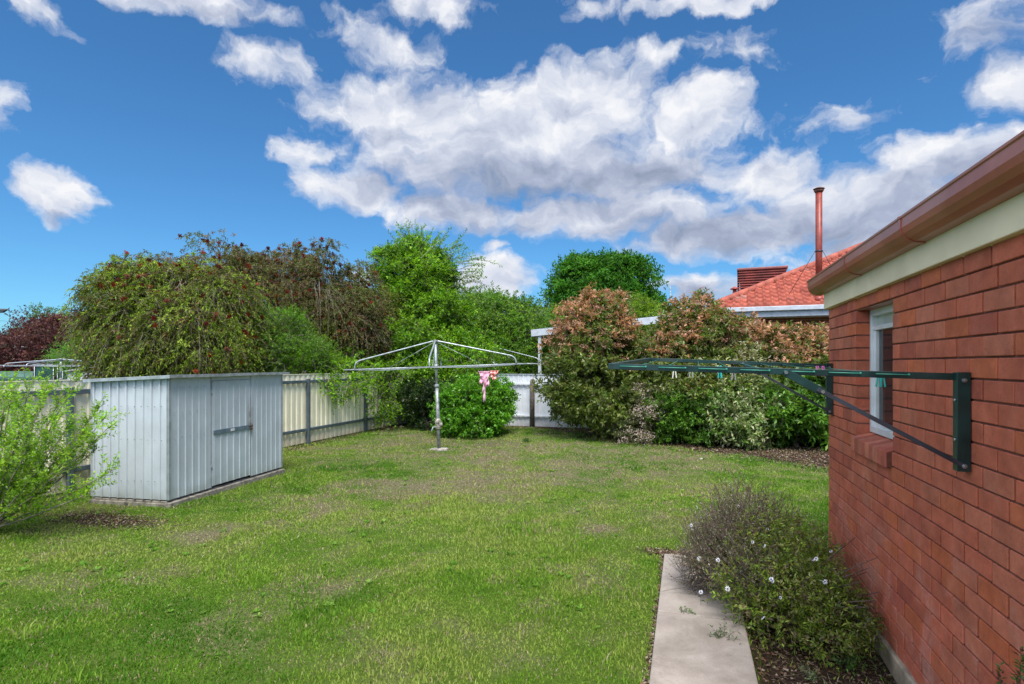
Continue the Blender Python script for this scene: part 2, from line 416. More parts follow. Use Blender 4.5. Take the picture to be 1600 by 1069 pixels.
ad = t.n('ShaderNodeAttribute', attribute_name='dry').outputs['Fac']; as_ = t.n('ShaderNodeAttribute', attribute_name='soil').outputs['Fac']
nA = t.noise(35, 6, o, .7); nB = t.noise(6, 5, o, .6)
turf = t.ramp(nA, [(.3, (.045,.085,.010)), (.7, (.10,.16,.022))])
straw = t.ramp(nA, [(.3, (.08,.065,.045)), (.55, (.17,.145,.095)), (.75, (.27,.24,.17))])
soilc = t.ramp(nA, [(.3, (.022,.014,.010)), (.6, (.060,.040,.028)), (.78, (.14,.10,.075))])
c = t.mix(t.math('MULTIPLY', ad, t.ramp(nB, [(.3,.6),(.6,1)])), turf, straw); c = t.mix(as_, c, soilc)
ground = np_mesh('ground', Vg, Fg, t.done(t.bsdf(c, .95, 0, .1, t.bump(nA, .9, .03))), attrs={'dry': dry, 'soil': soil}, smooth=True)
ground['kind'] = 'structure'

# grass blades
rng = np.random.RandomState(11)
def grass():
    Ps = []
    for (r0, r1, dens) in ((0,5.2,7500),(5.2,8,4200),(8,11.5,2500),(11.5,22,1500)):
        n = int(dens*11.9*14.5); x = rng.uniform(-7.85,4.0,n); y = rng.uniform(1.2,15.4,n)
        d = np.hypot(x, y); k = (d >= r0) & (d < r1); Ps.append(np.stack([x[k], y[k]], 1))
    P = np.concatenate(Ps); x, y = P[:,0], P[:,1]
    # nothing on the path, in the shed, on the hoist base
    dry, soil = masks(x, y)
    keep = rng.rand(len(x)) > np.maximum(soil*.93, dry*.42)
    keep &= ~((x > -.20) & (x < .37) & (y < 5.32))
    keep &= ~((x > -7.1) & (x < -6.05) & (y > 5.45) & (y < 7.75))
    keep &= np.hypot(x+4.73, y-10.58) > .2
    # out of the view to the left and behind: drop
    keep &= (y > -x*.52-.2) | (y > 4.5)
    keep &= (x < 1.13) | (y > 5.53)
    x, y, dry, soil = x[keep], y[keep], dry[keep], soil[keep]
    n = len(x); d = np.hypot(x, y)
    Pn = np.stack([x, y, np.zeros(n)], 1)
    clump = fbm(Pn*2.1+31, 3); cl2 = fbm(Pn*9+3, 2)
    isdry = rng.rand(n) < np.clip(dry*.80+.09+(cl2-.5)*.7, 0, .92)
    hgt = (.012+.014*rng.rand(n))*(1+1.9*np.clip(clump-.5, -.12, .5))
    edge = np.clip(1-np.abs(x+7.6)/.35, 0, 1)+np.clip(1-np.abs(y-hedge_line(x)+.05)/.35, 0, 1)*.8
    sh = np.clip(1-np.hypot((x+5.7)/.35,(y-6.5)/1.4), 0, 1)
    tall = (rng.rand(n) < (.018+.30*np.clip(edge, 0, 1)+.3*sh+.10*(cl2 > .60)))
    hgt = np.where(tall, hgt*rng.uniform(1.5,2.7,n), hgt)
    hgt = np.where(isdry, hgt*.8, hgt)
    wid = np.clip(.0016+.00060*d, .0028, .010)*rng.uniform(.7,1.3,n)
    a = rng.uniform(0, 2*PI, n); lean = rng.uniform(.1,1.1,n)*np.where(isdry, 1.5, 1)
    b = rng.uniform(0, 2*PI, n)
    z = zfield(x, y)-.003
    base = np.stack([x, y, z], 1)
    s = np.stack([np.cos(a), np.sin(a), np.zeros(n)], 1)*wid[:,None]
    L = np.stack([np.cos(b)*np.sin(lean), np.sin(b)*np.sin(lean), np.cos(lean)], 1)
    mid = base+np.stack([np.cos(b)*.25, np.sin(b)*.25, np.ones(n)*.9], 1)*hgt[:,None]*.55
    tip = mid+L*hgt[:,None]*.7
    V = np.stack([base-s, base+s, mid+s*.8, tip, mid-s*.8], 1).reshape(-1,3)
    i = np.arange(n)*5
    q = np.stack([i,i+1,i+2,i+4], 1); tr = np.stack([i+4,i+2,i+3,i+3], 1)
    g1 = np.array([.075,.195,.014]); g2 = np.array([.185,.325,.030]); g3 = np.array([.31,.375,.085]); s1 = np.array([.42,.37,.22]); s2 = np.array([.27,.215,.13])
    u = np.clip((fbm(Pn*.7+9, 3)-.5)*1.9+(fbm(Pn*3.5+21, 2)-.5)*1.1+.50+rng.normal(0,.2,n)+.5*dry, 0, 1)[:,None]
    col = np.where(u < .5, g1+(g2-g1)*u*2, g2+(g3-g2)*(u*2-1))
    dc = s1+(s2-s1)*rng.rand(n)[:,None]
    col = np.where(isdry[:,None], dc, col)*rng.uniform(.75,1.25,n)[:,None]
    Fq = np.concatenate([q, ]); 
    V2 = V; 
    # second (tip) triangle as tri mesh: build all as triangles
    Ft = np.concatenate([np.stack([i,i+1,i+2],1), np.stack([i,i+2,i+4],1), np.stack([i+4,i+2,i+3],1)])
    o = np_mesh('lawn_grass', V2, Ft, M['grass'], col=np.repeat(col, 5, axis=0))
    return tag(o, 'mown green lawn with dry straw coloured patches filling the yard', 'grass', kind='stuff')
grass()

# ---------------------------------------------------------------- leaves
def unit(v): return v/np.maximum(1e-9, np.linalg.norm(v, axis=-1, keepdims=True))
def leaves_from_shoots(p0, D, L, k, leaf_l, leaf_w, droop, colfn, rng, spread=.9, flat=.5, s0=.05, seg=True, hang=0):
    S = len(p0)
    s = (np.arange(k)+.5)/k*(1-s0)+s0
    s = np.tile(s, (S,1))+rng.uniform(-.4/k,.4/k,(S,k))
    pos = p0[:,None,:]+D[:,None,:]*(L[:,None]*s)[...,None]
    pos[...,2] -= droop*L[:,None]*s*s
    tan = D[:,None,:]+np.zeros((S,k,3)); tan[...,2] = tan[...,2]-2*droop*s; tan = unit(tan)
    r = unit(rng.normal(size=(S,k,3))); side = unit(r-(r*tan).sum(-1,keepdims=True)*tan)
    d = unit(tan*(1-spread*.5)+side*spread+np.array([0,0,-hang])+rng.normal(size=(S,k,3))*.12)
    nrm = unit(rng.normal(size=(S,k,3))*(1-flat)+np.array([0,0,1.0])*flat)
    w = unit(np.cross(d, nrm)); nn = np.cross(w, d)
    ll = (leaf_l*rng.uniform(.6,1.25,(S,k)))[...,None]; ww = (leaf_w*rng.uniform(.7,1.2,(S,k)))[...,None]
    a = pos; m = pos+d*ll*.45+nn*ll*.07; tip = pos+d*ll-nn*ll*.08
    V = np.stack([a, m+w*ww*.5+nn*ww*.15, tip, m-w*ww*.5+nn*ww*.15], 2).reshape(-1,3)
    n = S*k; i = np.arange(n)*4
    Fc = np.stack([i,i+1,i+2,i+3], 1)
    col = colfn(pos.reshape(-1,3), s.ravel(), np.repeat(np.arange(S), k), rng)
    return V, Fc, np.repeat(np.clip(col,0,1), 4, axis=0)
def twigs_from_shoots(p0, D, L, droop, r, back=.25):
    st = []
    for s in (-back, .45, .95):
        p = p0+D*(L*s)[:,None]; p[:,2] -= droop*L*s*abs(s); st.append(p)
    ref = unit(np.cross(D, np.array([.3,.2,.9]))); r2 = np.cross(D, ref)
    V = []
    for j, p in enumerate(st):
        rr = r*(1.2,.8,.35)[j]
        for a in (0,2.09,4.19): V.append(p+(ref*math.cos(a)+r2*math.sin(a))*rr)
    V = np.stack(V, 1).reshape(-1,3); i = np.arange(len(p0))*9; Fc = []
    for j in (0,1):
        for k in range(3): Fc.append(np.stack([i+j*3+k, i+j*3+(k+1)%3, i+(j+1)*3+(k+1)%3, i+(j+1)*3+k], 1))
    return V, np.concatenate(Fc)
def palette(cols, var=.22, per_shoot=.7, hue=.06):
    cols = np.array(cols)*1.18
    def fn(P, s, sid, rng):
        ns = sid.max()+1
        a = rng.randint(0, len(cols), ns); b = rng.randint(0, len(cols), len(P))
        g = rng.randint(0, len(cols), ns//14+2)[sid//14]; gl = rng.uniform(.66,1.38,ns//14+2)[sid//14]
        pick = np.where(rng.rand(len(P)) < .5, g, np.where(rng.rand(len(P)) < per_shoot, a[sid], b))
        lump = fbm(P*1.7+4, 3)
        c = cols[pick]*(gl*(1+(lump-.5)*.55))[:,None]*rng.uniform(1-var,1+var,len(P))[:,None]
        return c*(1+rng.normal(0,hue,(len(P),3)))
    return fn
def sample_blobs(blobs, n, rng, shell=(.55,1.0), zmin=.02, rough=.28, lump=1.6, bottom=1.0):
    B = np.array([b[:6] for b in blobs], dtype=float)
    wt = (B[:,3]*B[:,4]+B[:,3]*B[:,5]+B[:,4]*B[:,5]); wt /= wt.sum()
    pick = rng.choice(len(B), n*2, p=wt)
    d = unit(rng.normal(size=(n*2,3))); d[:,2] = np.where(d[:,2] < 0, d[:,2]*bottom, d[:,2])
    f = rng.uniform(shell[0]**2, shell[1]**2, n*2)**.5
    P = B[pick,:3]+d*B[pick,3:]*f[:,None]
    f2 = 1+(fbm(P*lump+2, 3)-.5)*2*rough
    P = B[pick,:3]+d*B[pick,3:]*(f*f2)[:,None]
    k = P[:,2] > zmin
    # holes: leave out some clumps
    k &= fbm(P*lump*1.9+17, 2) > .30
    P = P[k][:n]; d = d[k][:n]; pk = pick[k][:n]
    out = unit(d/B[pk,3:]*B[pk,3:].mean(1,keepdims=True))
    return P, out
def crown(root, blobs, n, slen, k, leaf_l, leaf_w, colfn, seed, up=.5, outw=1.0, jit=.6, droop=.25, mat='leaf', twig='twig', twr=.004,
          shell=(.5,1.0), spread=.9, flat=.5, name='crown', hang=0, rough=.28, lump=1.6, zmin=.05, twname='twigs', ntw=.5, bottom=1.0, cl=14, clr=None):
    rng = np.random.RandomState(seed); loc = np.array(root.location)
    clr = clr or slen*.62
    Cc, oc = sample_blobs(blobs, n//cl, rng, shell, zmin, rough, lump, bottom)
    off = unit(rng.normal(size=(len(Cc)*cl,3)))*rng.uniform(.3,1,(len(Cc)*cl,1))**.5
    sz = np.repeat(rng.uniform(.6,1.35,len(Cc)), cl)[:,None]
    P = np.repeat(Cc, cl, 0)+off*np.array([1,1,.72])*clr*sz; out = unit(np.repeat(oc, cl, 0)*.75+off*.8)
    kp = P[:,2] > zmin; P = P[kp]; out = out[kp]
    D = unit(out*outw+np.array([0,0,up])+rng.normal(size=P.shape)*jit)
    L = slen*rng.uniform(.5,1.4,len(P))
    V, Fc, c = leaves_from_shoots(P, D, L, k, leaf_l, leaf_w, droop, colfn, rng, spread, flat, hang=hang)
    o = np_mesh(name, V-loc, Fc, M[mat], root, col=c)
    if twig and ntw > 0:
        m = int(len(P)*ntw)
        V, Fc = twigs_from_shoots(P[:m].copy(), D[:m], L[:m], droop, twr)
        np_mesh(twname, V-loc, Fc, M[twig], root)['kind'] = 'stuff'
    return P, D, L
def trunk(root, blobs, seed, r=.12, base=None, fork=.35, mat='bark', n_extra=0, name='trunk', mid=.0):
    """tapered trunk with a limb reaching into every clump"""
    rd = random.Random(seed); mb = MB(); top = max(b[2] for b in blobs); cx = sum(b[0] for b in blobs)/len(blobs)-root.location.x; cy = sum(b[1] for b in blobs)/len(blobs)-root.location.y
    zf = top*fork
    P = [Vector((0,0,-.05)), Vector((cx*.1+rd.uniform(-.05,.05), cy*.1, zf*.5)), Vector((cx*.3, cy*.3, zf))]
    mb.tube(P, [r*1.25, r, r*.8], 9)
    for b in blobs:
        e = Vector((b[0],b[1],b[2]))-root.location
        s = P[2]; m1 = s.lerp(e, .45)+Vector((rd.uniform(-.15,.15),rd.uniform(-.15,.15),.12*(e-s).length))
        mb.tube([s-Vector((0,0,.1)), m1, e], [r*.62, r*.36, r*.12], 7)
        for _ in range(3+n_extra):
            e2 = e+Vector((rd.uniform(-1,1)*b[3],rd.uniform(-1,1)*b[4],rd.uniform(-.2,1)*b[5]))*.8
            s2 = m1.lerp(e, rd.uniform(.2,.9))
            mb.tube([s2, s2.lerp(e2,.5)+Vector((0,0,.06)), e2], [r*.2, r*.12, r*.04], 5)
    return mb.build(name, M[mat], root)
def B(px, py, Yd, rpx, rpy, dep=None):
    c = C(px, py, Yd); rx = rpx*Yd/F; rz = rpy*Yd/F
    return (c.x, c.y, c.z, rx, dep if dep else rx, rz)
def root_at(name, label, cat, px, Yd, group=None):
    c = C(px, 570, Yd); return thing(name, label, cat, (c.x, c.y, 0), 0, group)

# ---- weeping bottlebrush trees behind the shed
def bottlebrush(root, blobs, seed, n, cols, nfl, redcol, flzone=None):
    trunk(root, blobs, seed, .13, mat='bark', n_extra=3)
    P, D, L = crown(root, blobs, n, .30, 13, .085, .024, palette(cols, .28, .75), seed, up=.1, outw=.9, jit=.45, droop=.75, mat='needle', twr=.004,
          shell=(.62,1.05), spread=.75, flat=.3, hang=.35, rough=.52, lump=1.15, zmin=.4, ntw=.25, cl=22, clr=.34)
    crown(root, blobs, n//9, .65, 22, .075, .020, palette([tuple(q*.85 for q in c_) for c_ in cols], .28, .75), seed+9, up=-.2, outw=.7, jit=.3, droop=.9, mat='needle', twr=.005,
          shell=(.75,1.02), spread=.7, flat=.2, hang=.4, rough=.45, lump=1.2, zmin=.6, ntw=1, cl=7, clr=.12, name='weeping_sprays')
    rng = np.random.RandomState(seed+5); loc = np.array(root.location)
    idx = rng.choice(len(P), nfl, replace=False); V = []; Fc = []; cc = []
    p = P[idx]+D[idx]*(L[idx]*.8)[:,None]; p[:,2] -= .35*L[idx]
    near = np.argsort(-(p[:,2]+rng.rand(len(p))*1.2))[:int(nfl*.8)]
    p = p[near]; dd = unit(D[idx][near]*.5+np.array([0,0,-.6])+rng.normal(size=p.shape)*.4)
    n = len(p); nb = 26
    ax = rng.uniform(-.055,.055,(n,nb,1)); r = unit(rng.normal(size=(n,nb,3))); r = unit(r-(r*dd[:,None,:]).sum(-1,keepdims=True)*dd[:,None,:])
    a = p[:,None,:]+dd[:,None,:]*ax; ww = np.cross(r, dd[:,None,:])
    V = np.stack([a-ww*.010, a+ww*.010, a+r*.050+ww*.006, a+r*.050-ww*.006], 2).reshape(-1,3)
    i = np.arange(n*nb)*4; c = np.array(redcol)[rng.randint(0,len(redcol),n)].repeat(nb,0)*rng.uniform(.7,1.3,(n*nb,1))
    o = np_mesh('blossom', V-loc, np.stack([i,i+1,i+2,i+3],1), M['petal'], root, col=np.repeat(c,4,0)); o['kind'] = 'stuff'
reds = [(.20,.018,.014),(.13,.015,.014),(.27,.04,.022),(.13,.030,.020),(.16,.05,.03)]
r = root_at('bottlebrush_tree', 'wide weeping bottlebrush tree with dark red flowers directly behind the metal shed', 'tree', 265, 12.6)
bottlebrush(r, [B(262,475,12.8,60,46),B(300,440,12.6,44,30),B(250,430,12.9,36,22),B(205,440,12.5,40,28),B(178,478,12.3,34,34),B(165,520,12.2,28,34),B(225,495,12.0,44,36),B(290,500,12.0,46,38),B(345,470,12.7,42,40),B(365,520,12.8,40,40),B(335,545,12.1,46,42),B(250,548,12.2,52,44),B(190,555,12.2,34,34),B(392,560,12.9,26,30)],
    21, 8800, [(.150,.235,.020),(.215,.290,.034),(.085,.130,.020),(.15,.125,.05),(.18,.25,.03),(.10,.075,.04)], 650, reds)
r = root_at('bottlebrush_tree', 'taller reddish brown bottlebrush tree between the shed and the lime green tree', 'tree', 430, 15.6)
bottlebrush(r, [B(340,412,15.2,40,30),B(375,425,15.0,36,28),B(300,412,15.4,36,20),B(420,425,15.8,40,30),B(455,412,15.6,34,24),B(495,412,15.6,30,28),B(510,450,15.6,30,34),B(400,480,15.6,80,55),B(480,490,15.4,66,62),B(430,545,15.2,90,50),B(550,470,16,38,40),B(550,520,15.6,50,55)],
    33, 9500, [(.13,.110,.045),(.105,.125,.035),(.16,.13,.07),(.14,.085,.05),(.10,.145,.025)], 1300, reds)
def simple_tree(name, label, px, Yd, blobs, seed, n, slen, k, ll, lw, cols, cat='tree', r=.11, group=None, up=.5, droop=.3, mat='leaf', shell=(.5,1.0), tw='twig', fork=.35, var=.25, **kw):
    rt = root_at(name, label, cat, px, Yd, group)
    trunk(rt, blobs, seed, r, fork=fork)
    crown(rt, blobs, n, slen, k, ll, lw, palette(cols, var), seed, up=up, droop=droop, mat=mat, shell=shell, twig=tw, **kw)
    return rt
LIME = [(.125,.260,.014),(.180,.325,.020),(.085,.195,.014)]
simple_tree('olive_tree', 'olive green feathery tree between the red flowered tree and the lime green tree', 545, 16.6,
    [B(520,490,16.6,50,45),B(575,480,16.8,46,40),B(545,540,16.4,66,50),B(470,540,14.6,50,30)], 41, 5200, .4, 10, .07,.02, [(.12,.17,.018),(.15,.19,.025),(.16,.16,.03)], up=.1, droop=.5, spread=.8, ntw=.3)
simple_tree('feathery_shrub', 'rounded mid green feathery shrub rising behind the fence right of the shed', 435, 13.4,
    [B(435,520,13.4,48,34),B(405,555,13.2,44,32),B(460,555,13.2,44,28),B(490,560,13.6,30,18)], 43, 4200, .3, 12, .055,.018, [(.09,.20,.012),(.12,.25,.018),(.07,.15,.012)], cat='shrub', up=.5, droop=.3, r=.07, clr=.2)
# lime green tree in the far corner with loose leading shoots and boughs over the fence
rt = root_at('lime_green_tree', 'tall lime green tree with loose top shoots in the far left fence corner', 'tree', 662, 18.2)
bl = [B(640,430,18.2,52,38),B(680,435,18.2,36,30),B(650,480,18,58,44),B(612,500,17.8,46,46),B(690,500,17.6,46,40),B(640,545,17,84,44),B(720,550,17,44,30),B(655,400,18.3,34,24)]
trunk(rt, bl, 51, .15, n_extra=2)
crown(rt, bl, 9600, .34, 10, .105, .048, palette(LIME, .25), 51, up=.45, droop=.35, shell=(.4,1.05), flat=.6, rough=.45, lump=1.1)
rng = np.random.RandomState(5); P0 = []; DD = []
for (px, py, dx, dy) in [(655,378,.0,1.0),(640,385,-.3,1),(668,385,.25,1),(625,395,-.55,.8),(610,405,-.6,.6),(690,400,.6,.6),(706,405,.9,.35),(715,418,1,.25),(700,392,.7,.7),(590,420,-.8,.5),(575,432,-.9,.25),(600,415,-.6,.8),(718,430,1,.3),(725,445,.9,.3),(648,372,-.1,1),(680,385,.4,.9),(632,375,-.3,1),(560,440,-1,.2),(735,405,1,.1)]:
    for j in range(5):
        c = np.array(C(px+rng.uniform(-9,9), py+rng.uniform(-2,12), 18.2+rng.uniform(-.6,.6))); P0.append(c)
        DD.append([dx*CS, dx*SN, dy])
P0 = np.array(P0); DD = unit(np.array(DD)+rng.normal(size=P0.shape)*.22); LL = rng.uniform(.45,1.0,len(P0))
V, Fc, c = leaves_from_shoots(P0, DD, LL, 22, .09, .038, .22, palette(LIME,.25), rng, flat=.6)
np_mesh('crown', V-np.array(rt.location), Fc, M['leaf'], rt, col=c)
V, Fc = twigs_from_shoots(P0.copy(), DD, LL, .22, .007, .6); np_mesh('twigs', V-np.array(rt.location), Fc, M['twig'], rt)['kind'] = 'stuff'
# overhanging boughs, still the same tree
bl2 = [B(500,572,13.6,42,20),B(455,582,12.8,28,16),B(560,575,14.6,46,24),B(610,588,15.4,44,30),B(655,605,15.8,36,38),B(650,590,16,60,34),B(505,600,13.2,22,12),B(590,625,14.6,20,18),B(545,598,14.0,28,18),B(695,590,15.8,50,30),B(720,560,16,60,34)]
crown(rt, bl2, 2300, .30, 9, .095,.042, palette(LIME,.22), 53, up=.1, droop=.45, shell=(.3,1.0), flat=.7, rough=.5, lump=1.5, ntw=.5, cl=10, clr=.22, name='overhanging_boughs')
mb = MB()
for b in bl2:
    s = Vector(C(640,585,17.5)); e = Vector(b[:3]); mb.tube([s-rt.location, s.lerp(e,.5)+Vector((0,0,.18))-rt.location, e-rt.location, e-rt.location+Vector((.2,-.4,-.25))], [.035,.02,.010,.004], 6)
mb.build('bough', M['bark'], rt)
# hanging twigs down the fence
P0 = []; DD = []
for (px, py, Yd, dx, dz) in [(560,612,13.9,-.8,-.55),(545,625,13.7,-.85,-.6),(585,625,14.4,-.1,-1),(572,600,14,-.6,-.6),(470,600,12.6,-.2,-.8),(510,605,13,.5,-.8),(640,625,15.4,-.2,-1),(655,640,15.5,-.1,-1),(612,615,14.9,.2,-1),(625,600,15,-.3,-.8)]:
    for j in range(5):
        P0.append(np.array(C(px+rng.uniform(-5,5), py-8+rng.uniform(-4,4), Yd))); DD.append([dx*CS,dx*SN-.1,dz])
P0 = np.array(P0); DD = unit(np.array(DD)+rng.normal(size=P0.shape)*.12); LL = rng.uniform(.3,.62,len(P0))
V, Fc, c = leaves_from_shoots(P0, DD, LL, 11, .085, .040, .1, palette(LIME[:2],.2), rng, flat=.5)
np_mesh('hanging_leaves', V-np.array(rt.location), Fc, M['leaf'], rt, col=c)
V, Fc = twigs_from_shoots(P0.copy(), DD, LL, .1, .005, .4); np_mesh('twigs', V-np.array(rt.location), Fc, M['twig'], rt)['kind'] = 'stuff'

MID = [(.055,.135,.014),(.080,.175,.020),(.045,.105,.014)]
simple_tree('garden_tree', 'mid green tree right of the lime tree with a yellowish lower crown', 790, 23,
    [B(780,500,23,60,34),B(740,520,22,56,44),B(820,520,22.5,52,42),B(790,560,21.5,70,36),B(850,540,22.5,40,40),B(735,485,23.5,34,26)], 61, 6800, .5, 10, .11,.05, [(.065,.15,.014),(.09,.195,.02),(.14,.25,.022)], clr=.45, droop=.45, up=.2, rough=.4)
simple_tree('dark_tree', 'small dark olive tree whose round top shows against the cloud behind the clothes hoist', 745, 30,
    [B(742,472,30,24,20),B(735,500,30,40,30),B(790,495,31,50,24),B(840,500,31,34,22),B(770,530,30,90,40)], 63, 4200, .55, 9, .13,.05, [(.04,.085,.016),(.055,.11,.02)], up=.3)
simple_tree('round_tree', 'dense round dark green tree standing tallest behind the hedge', 938, 36,
    [B(915,440,36,46,36),B(955,438,36,44,32),B(990,450,36,34,38),B(890,455,36,32,34),B(940,480,36,72,44),B(925,425,36,40,22),B(995,485,36,34,36),B(935,530,36,70,40)], 65, 9500, .62, 9, .20,.10, [(.045,.150,.014),(.070,.195,.018),(.034,.115,.013)], r=.25, rough=.30, lump=.9, shell=(.62,1.0), mat='needle', ntw=.1, cl=22, clr=.55)
simple_tree('yellow_green_tree', 'small yellow green tree in front of the round dark green tree', 985, 27,
    [B(990,485,27,34,20),B(965,500,27,34,20),B(1010,500,27,34,22),B(985,525,27,44,26),B(870,500,27,34,16),B(880,530,27,40,30)], 67, 2600, .5, 9, .12,.045, [(.17,.27,.02),(.13,.24,.02)], up=.6, ntw=.3)
PL = [(.080,.026,.032),(.115,.040,.045),(.055,.020,.025),(.16,.07,.07)]
simple_tree('purple_plum_tree', 'dark purple leaved plum tree at the left edge beyond the fence', 70, 23,
    [B(110,525,23,44,30),B(70,540,23,44,32),B(20,560,22.5,46,34),B(120,560,22.5,40,34),B(60,575,22.5,60,28),B(-40,565,23,50,34),B(48,515,23.4,14,22)], 71, 5600, .5, 10, .10,.055, PL, up=.6, rough=.42)
simple_tree('street_tree', 'small green topped tree poking up behind the purple plum', 70, 30, [B(64,500,30,18,18),B(75,520,30,34,24),B(100,510,30,22,16),B(64,540,30,36,26)], 73, 900, .5, 9, .12,.05, [(.06,.12,.02),(.09,.15,.03)], up=.9)
simple_tree('distant_tree', 'pale olive distant tree crown at the far left edge', 22, 60, [B(24,545,60,22,18),B(5,560,60,24,14),B(50,560,60,20,14)], 74, 1100, .9, 7, .3,.15, [(.10,.14,.05),(.13,.17,.06)], up=.5, ntw=0)
simple_tree('fern_leaved_shrub', 'bright green shrub beside the green shade cloth shelter next door', 130, 18.5, [B(128,552,18.5,22,17),B(118,566,18.2,24,12),B(140,560,18.4,20,22)], 75, 900, .5, 16, .07,.02, [(.10,.24,.02),(.07,.19,.02)], cat='shrub', up=.4, droop=.4, r=.04)
for i, (px, py, rx) in enumerate([(620,545,120),(330,560,140),(470,560,120),(1120,540,80),(180,575,90)]):
    simple_tree('background_tree', ['dark green tree closing the gap behind the lime tree','dark tree mostly hidden behind the shed-side bottlebrush','dark tree hidden behind the brown bottlebrush','green tree mostly hidden behind the hedge and tiled roof','low dark tree right of the purple plum'][i], px, 27+i,
        [B(px,py,27+i,rx,48),B(px-40,py+20,27+i,rx*.7,40),B(px+50,py+15,27+i,rx*.6,40)], 80+i, 2600, .6, 9, .15,.07, [(.035,.085,.014),(.05,.11,.018)], ntw=.1)

# ---- hedge shrubs along the back
def photinia(label, px, Yd, blobs, seed, n, orange=.6, zlo=1.9, zhi=2.9, green=None, group='photinia shrubs along the back fence'):
    rt = root_at('photinia_shrub', label, 'shrub', px, Yd, group)
    trunk(rt, blobs, seed, .07, fork=.2, n_extra=2)
    G_ = np.array(green or [(.110,.165,.026),(.155,.215,.034),(.17,.19,.055),(.12,.13,.040),(.09,.155,.022)])
    def cf(P, s, sid, rng):
        ns = sid.max()+1; base = G_[rng.randint(0,len(G_),len(P))]*rng.uniform(.7,1.35,(len(P),1))
        lump = fbm(P*1.5+seed, 3)
        w = np.clip((P[:,2]-zlo)/(zhi-zlo), 0, 1)*orange+(lump-.5)*1.9-.17
        shoot = rng.rand(ns)[sid]; pr = shoot*.7+rng.rand(len(P))*.3
        new = (pr < w) & (s > .25)
        oc = np.array([(.46,.215,.12),(.54,.28,.18),(.34,.21,.10)])[rng.randint(0,3,len(P))]*rng.uniform(.75,1.25,(len(P),1))
        return np.where(new[:,None], oc, base)
    crown(rt, blobs, int(n*.95), .20, 9, .105,.044, cf, seed, up=.55, outw=.9, jit=.5, droop=.15, mat='gloss_leaf', shell=(.62,1.06), flat=.45, rough=.26, lump=1.9, zmin=.08, ntw=.2, cl=12, clr=.19)
    # flat flower heads, russet
    rng = np.random.RandomState(seed+1); P, out = sample_blobs(blobs, int(900*orange), rng, (.98,1.1), .4, .26, 1.9)
    k = (P[:,2] > zlo+rng.rand(len(P))*.7) & (out[:,2] > -.1); P = P[k]; n = len(P); nb = 34
    off = rng.normal(size=(n,nb,3))*np.array([.055,.055,.025]); a = P[:,None,:]+off+np.array([0,0,.05])
    d = unit(rng.normal(size=(n,nb,3))+np.array([0,0,.8])); ww = unit(np.cross(d, rng.normal(size=(n,nb,3))))
    sz = rng.uniform(.010,.020,(n,nb,1)); V = np.stack([a-ww*sz, a+d*sz*.8, a+ww*sz, a-d*sz*.8], 2).reshape(-1,3)
    i = np.arange(n*nb)*4; c = np.array([(.48,.27,.19),(.38,.20,.14),(.54,.34,.25)])[rng.randint(0,3,n)].repeat(nb,0)*rng.uniform(.7,1.3,(n*nb,1))
    o = np_mesh('flower_heads', V-np.array(rt.location), np.stack([i,i+1,i+2,i+3],1), M['petal'], rt, col=np.repeat(c,4,0)); o['kind'] = 'stuff'
    return rt
photinia('tall rounded photinia with rust coloured new growth at the left end of the hedge', 925, 13.9,
    [B(930,505,14,46,38),B(915,545,14,58,46),B(950,560,13.8,56,50),B(900,595,13.8,54,44),B(945,610,13.5,72,46),B(965,640,13.3,56,40),B(900,625,13.6,44,30),B(955,482,14.2,24,20),B(930,480,14,26,18)], 101, 6200, .85, 1.5, 2.7)
photinia('peaked photinia in the middle of the hedge behind the wall clothesline', 1085, 13.2,
    [B(1090,505,13.6,44,36),B(1060,535,13.4,50,38),B(1115,540,13.3,56,42),B(1045,575,13.1,50,40),B(1110,590,13,66,40),B(1065,610,12.8,64,40),B(1095,478,13.8,20,14)], 103, 5600, .75, 1.5, 2.7)
photinia('lower photinia with russet flower heads against the brick corner', 1240, 13.0,
    [B(1170,535,13.4,46,28),B(1220,550,13.1,50,38),B(1275,550,13,50,36),B(1200,580,12.8,60,40),B(1265,595,12.7,60,44),B(1340,560,13,50,40),B(1330,610,12.8,60,50)], 105, 5000, .8, 1.2, 2.3)
def broadleaf(name, label, px, Yd, blobs, seed, n, cols, ll=.10, lw=.042, slen=.16, k=9, group=None, **kw):
    rt = root_at(name, label, 'shrub', px, Yd, group)
    trunk(rt, blobs, seed, .05, fork=.2)
    crown(rt, blobs, n, slen, k, ll, lw, palette(cols,.3), seed, up=.7, outw=1, jit=.45, droop=.1, mat='gloss_leaf', shell=(.62,1.04), flat=.55, rough=.22, lump=2.2, zmin=.05, ntw=.2, cl=10, clr=.15, **kw)
    return rt
GRN = [(.080,.185,.018),(.110,.225,.025),(.060,.140,.018)]
broadleaf('broadleaf_shrub', 'dark green glossy shrub low in the hedge just right of the small white flowers', 1080, 12.5,
    [B(1060,640,12.6,52,34),B(1090,660,12.3,46,30),B(1040,660,12.5,34,30),B(1100,630,12.5,50,26)], 111, 2800, GRN, .075,.032)
broadleaf('broadleaf_shrub', 'bright green large leaved shrub low in the hedge beside the brick corner', 1245, 11.9,
    [B(1230,650,11.9,50,36),B(1275,650,11.8,50,40),B(1260,615,12.2,56,32),B(1200,665,12,36,30),B(1330,650,12,60,50)], 113, 2600, GRN, .12,.044)
broadleaf('pale_leaved_shrub', 'pale silvery green shrub in the lower middle of the hedge', 1150, 12.0,
    [B(1145,655,12,44,30),B(1130,635,12.2,40,26),B(1165,675,11.9,38,24),B(1190,635,12.3,40,24),B(1170,610,12.5,50,22)], 115, 2300, [(.24,.28,.13),(.13,.20,.06),(.36,.37,.22),(.10,.17,.035)], .10,.036)
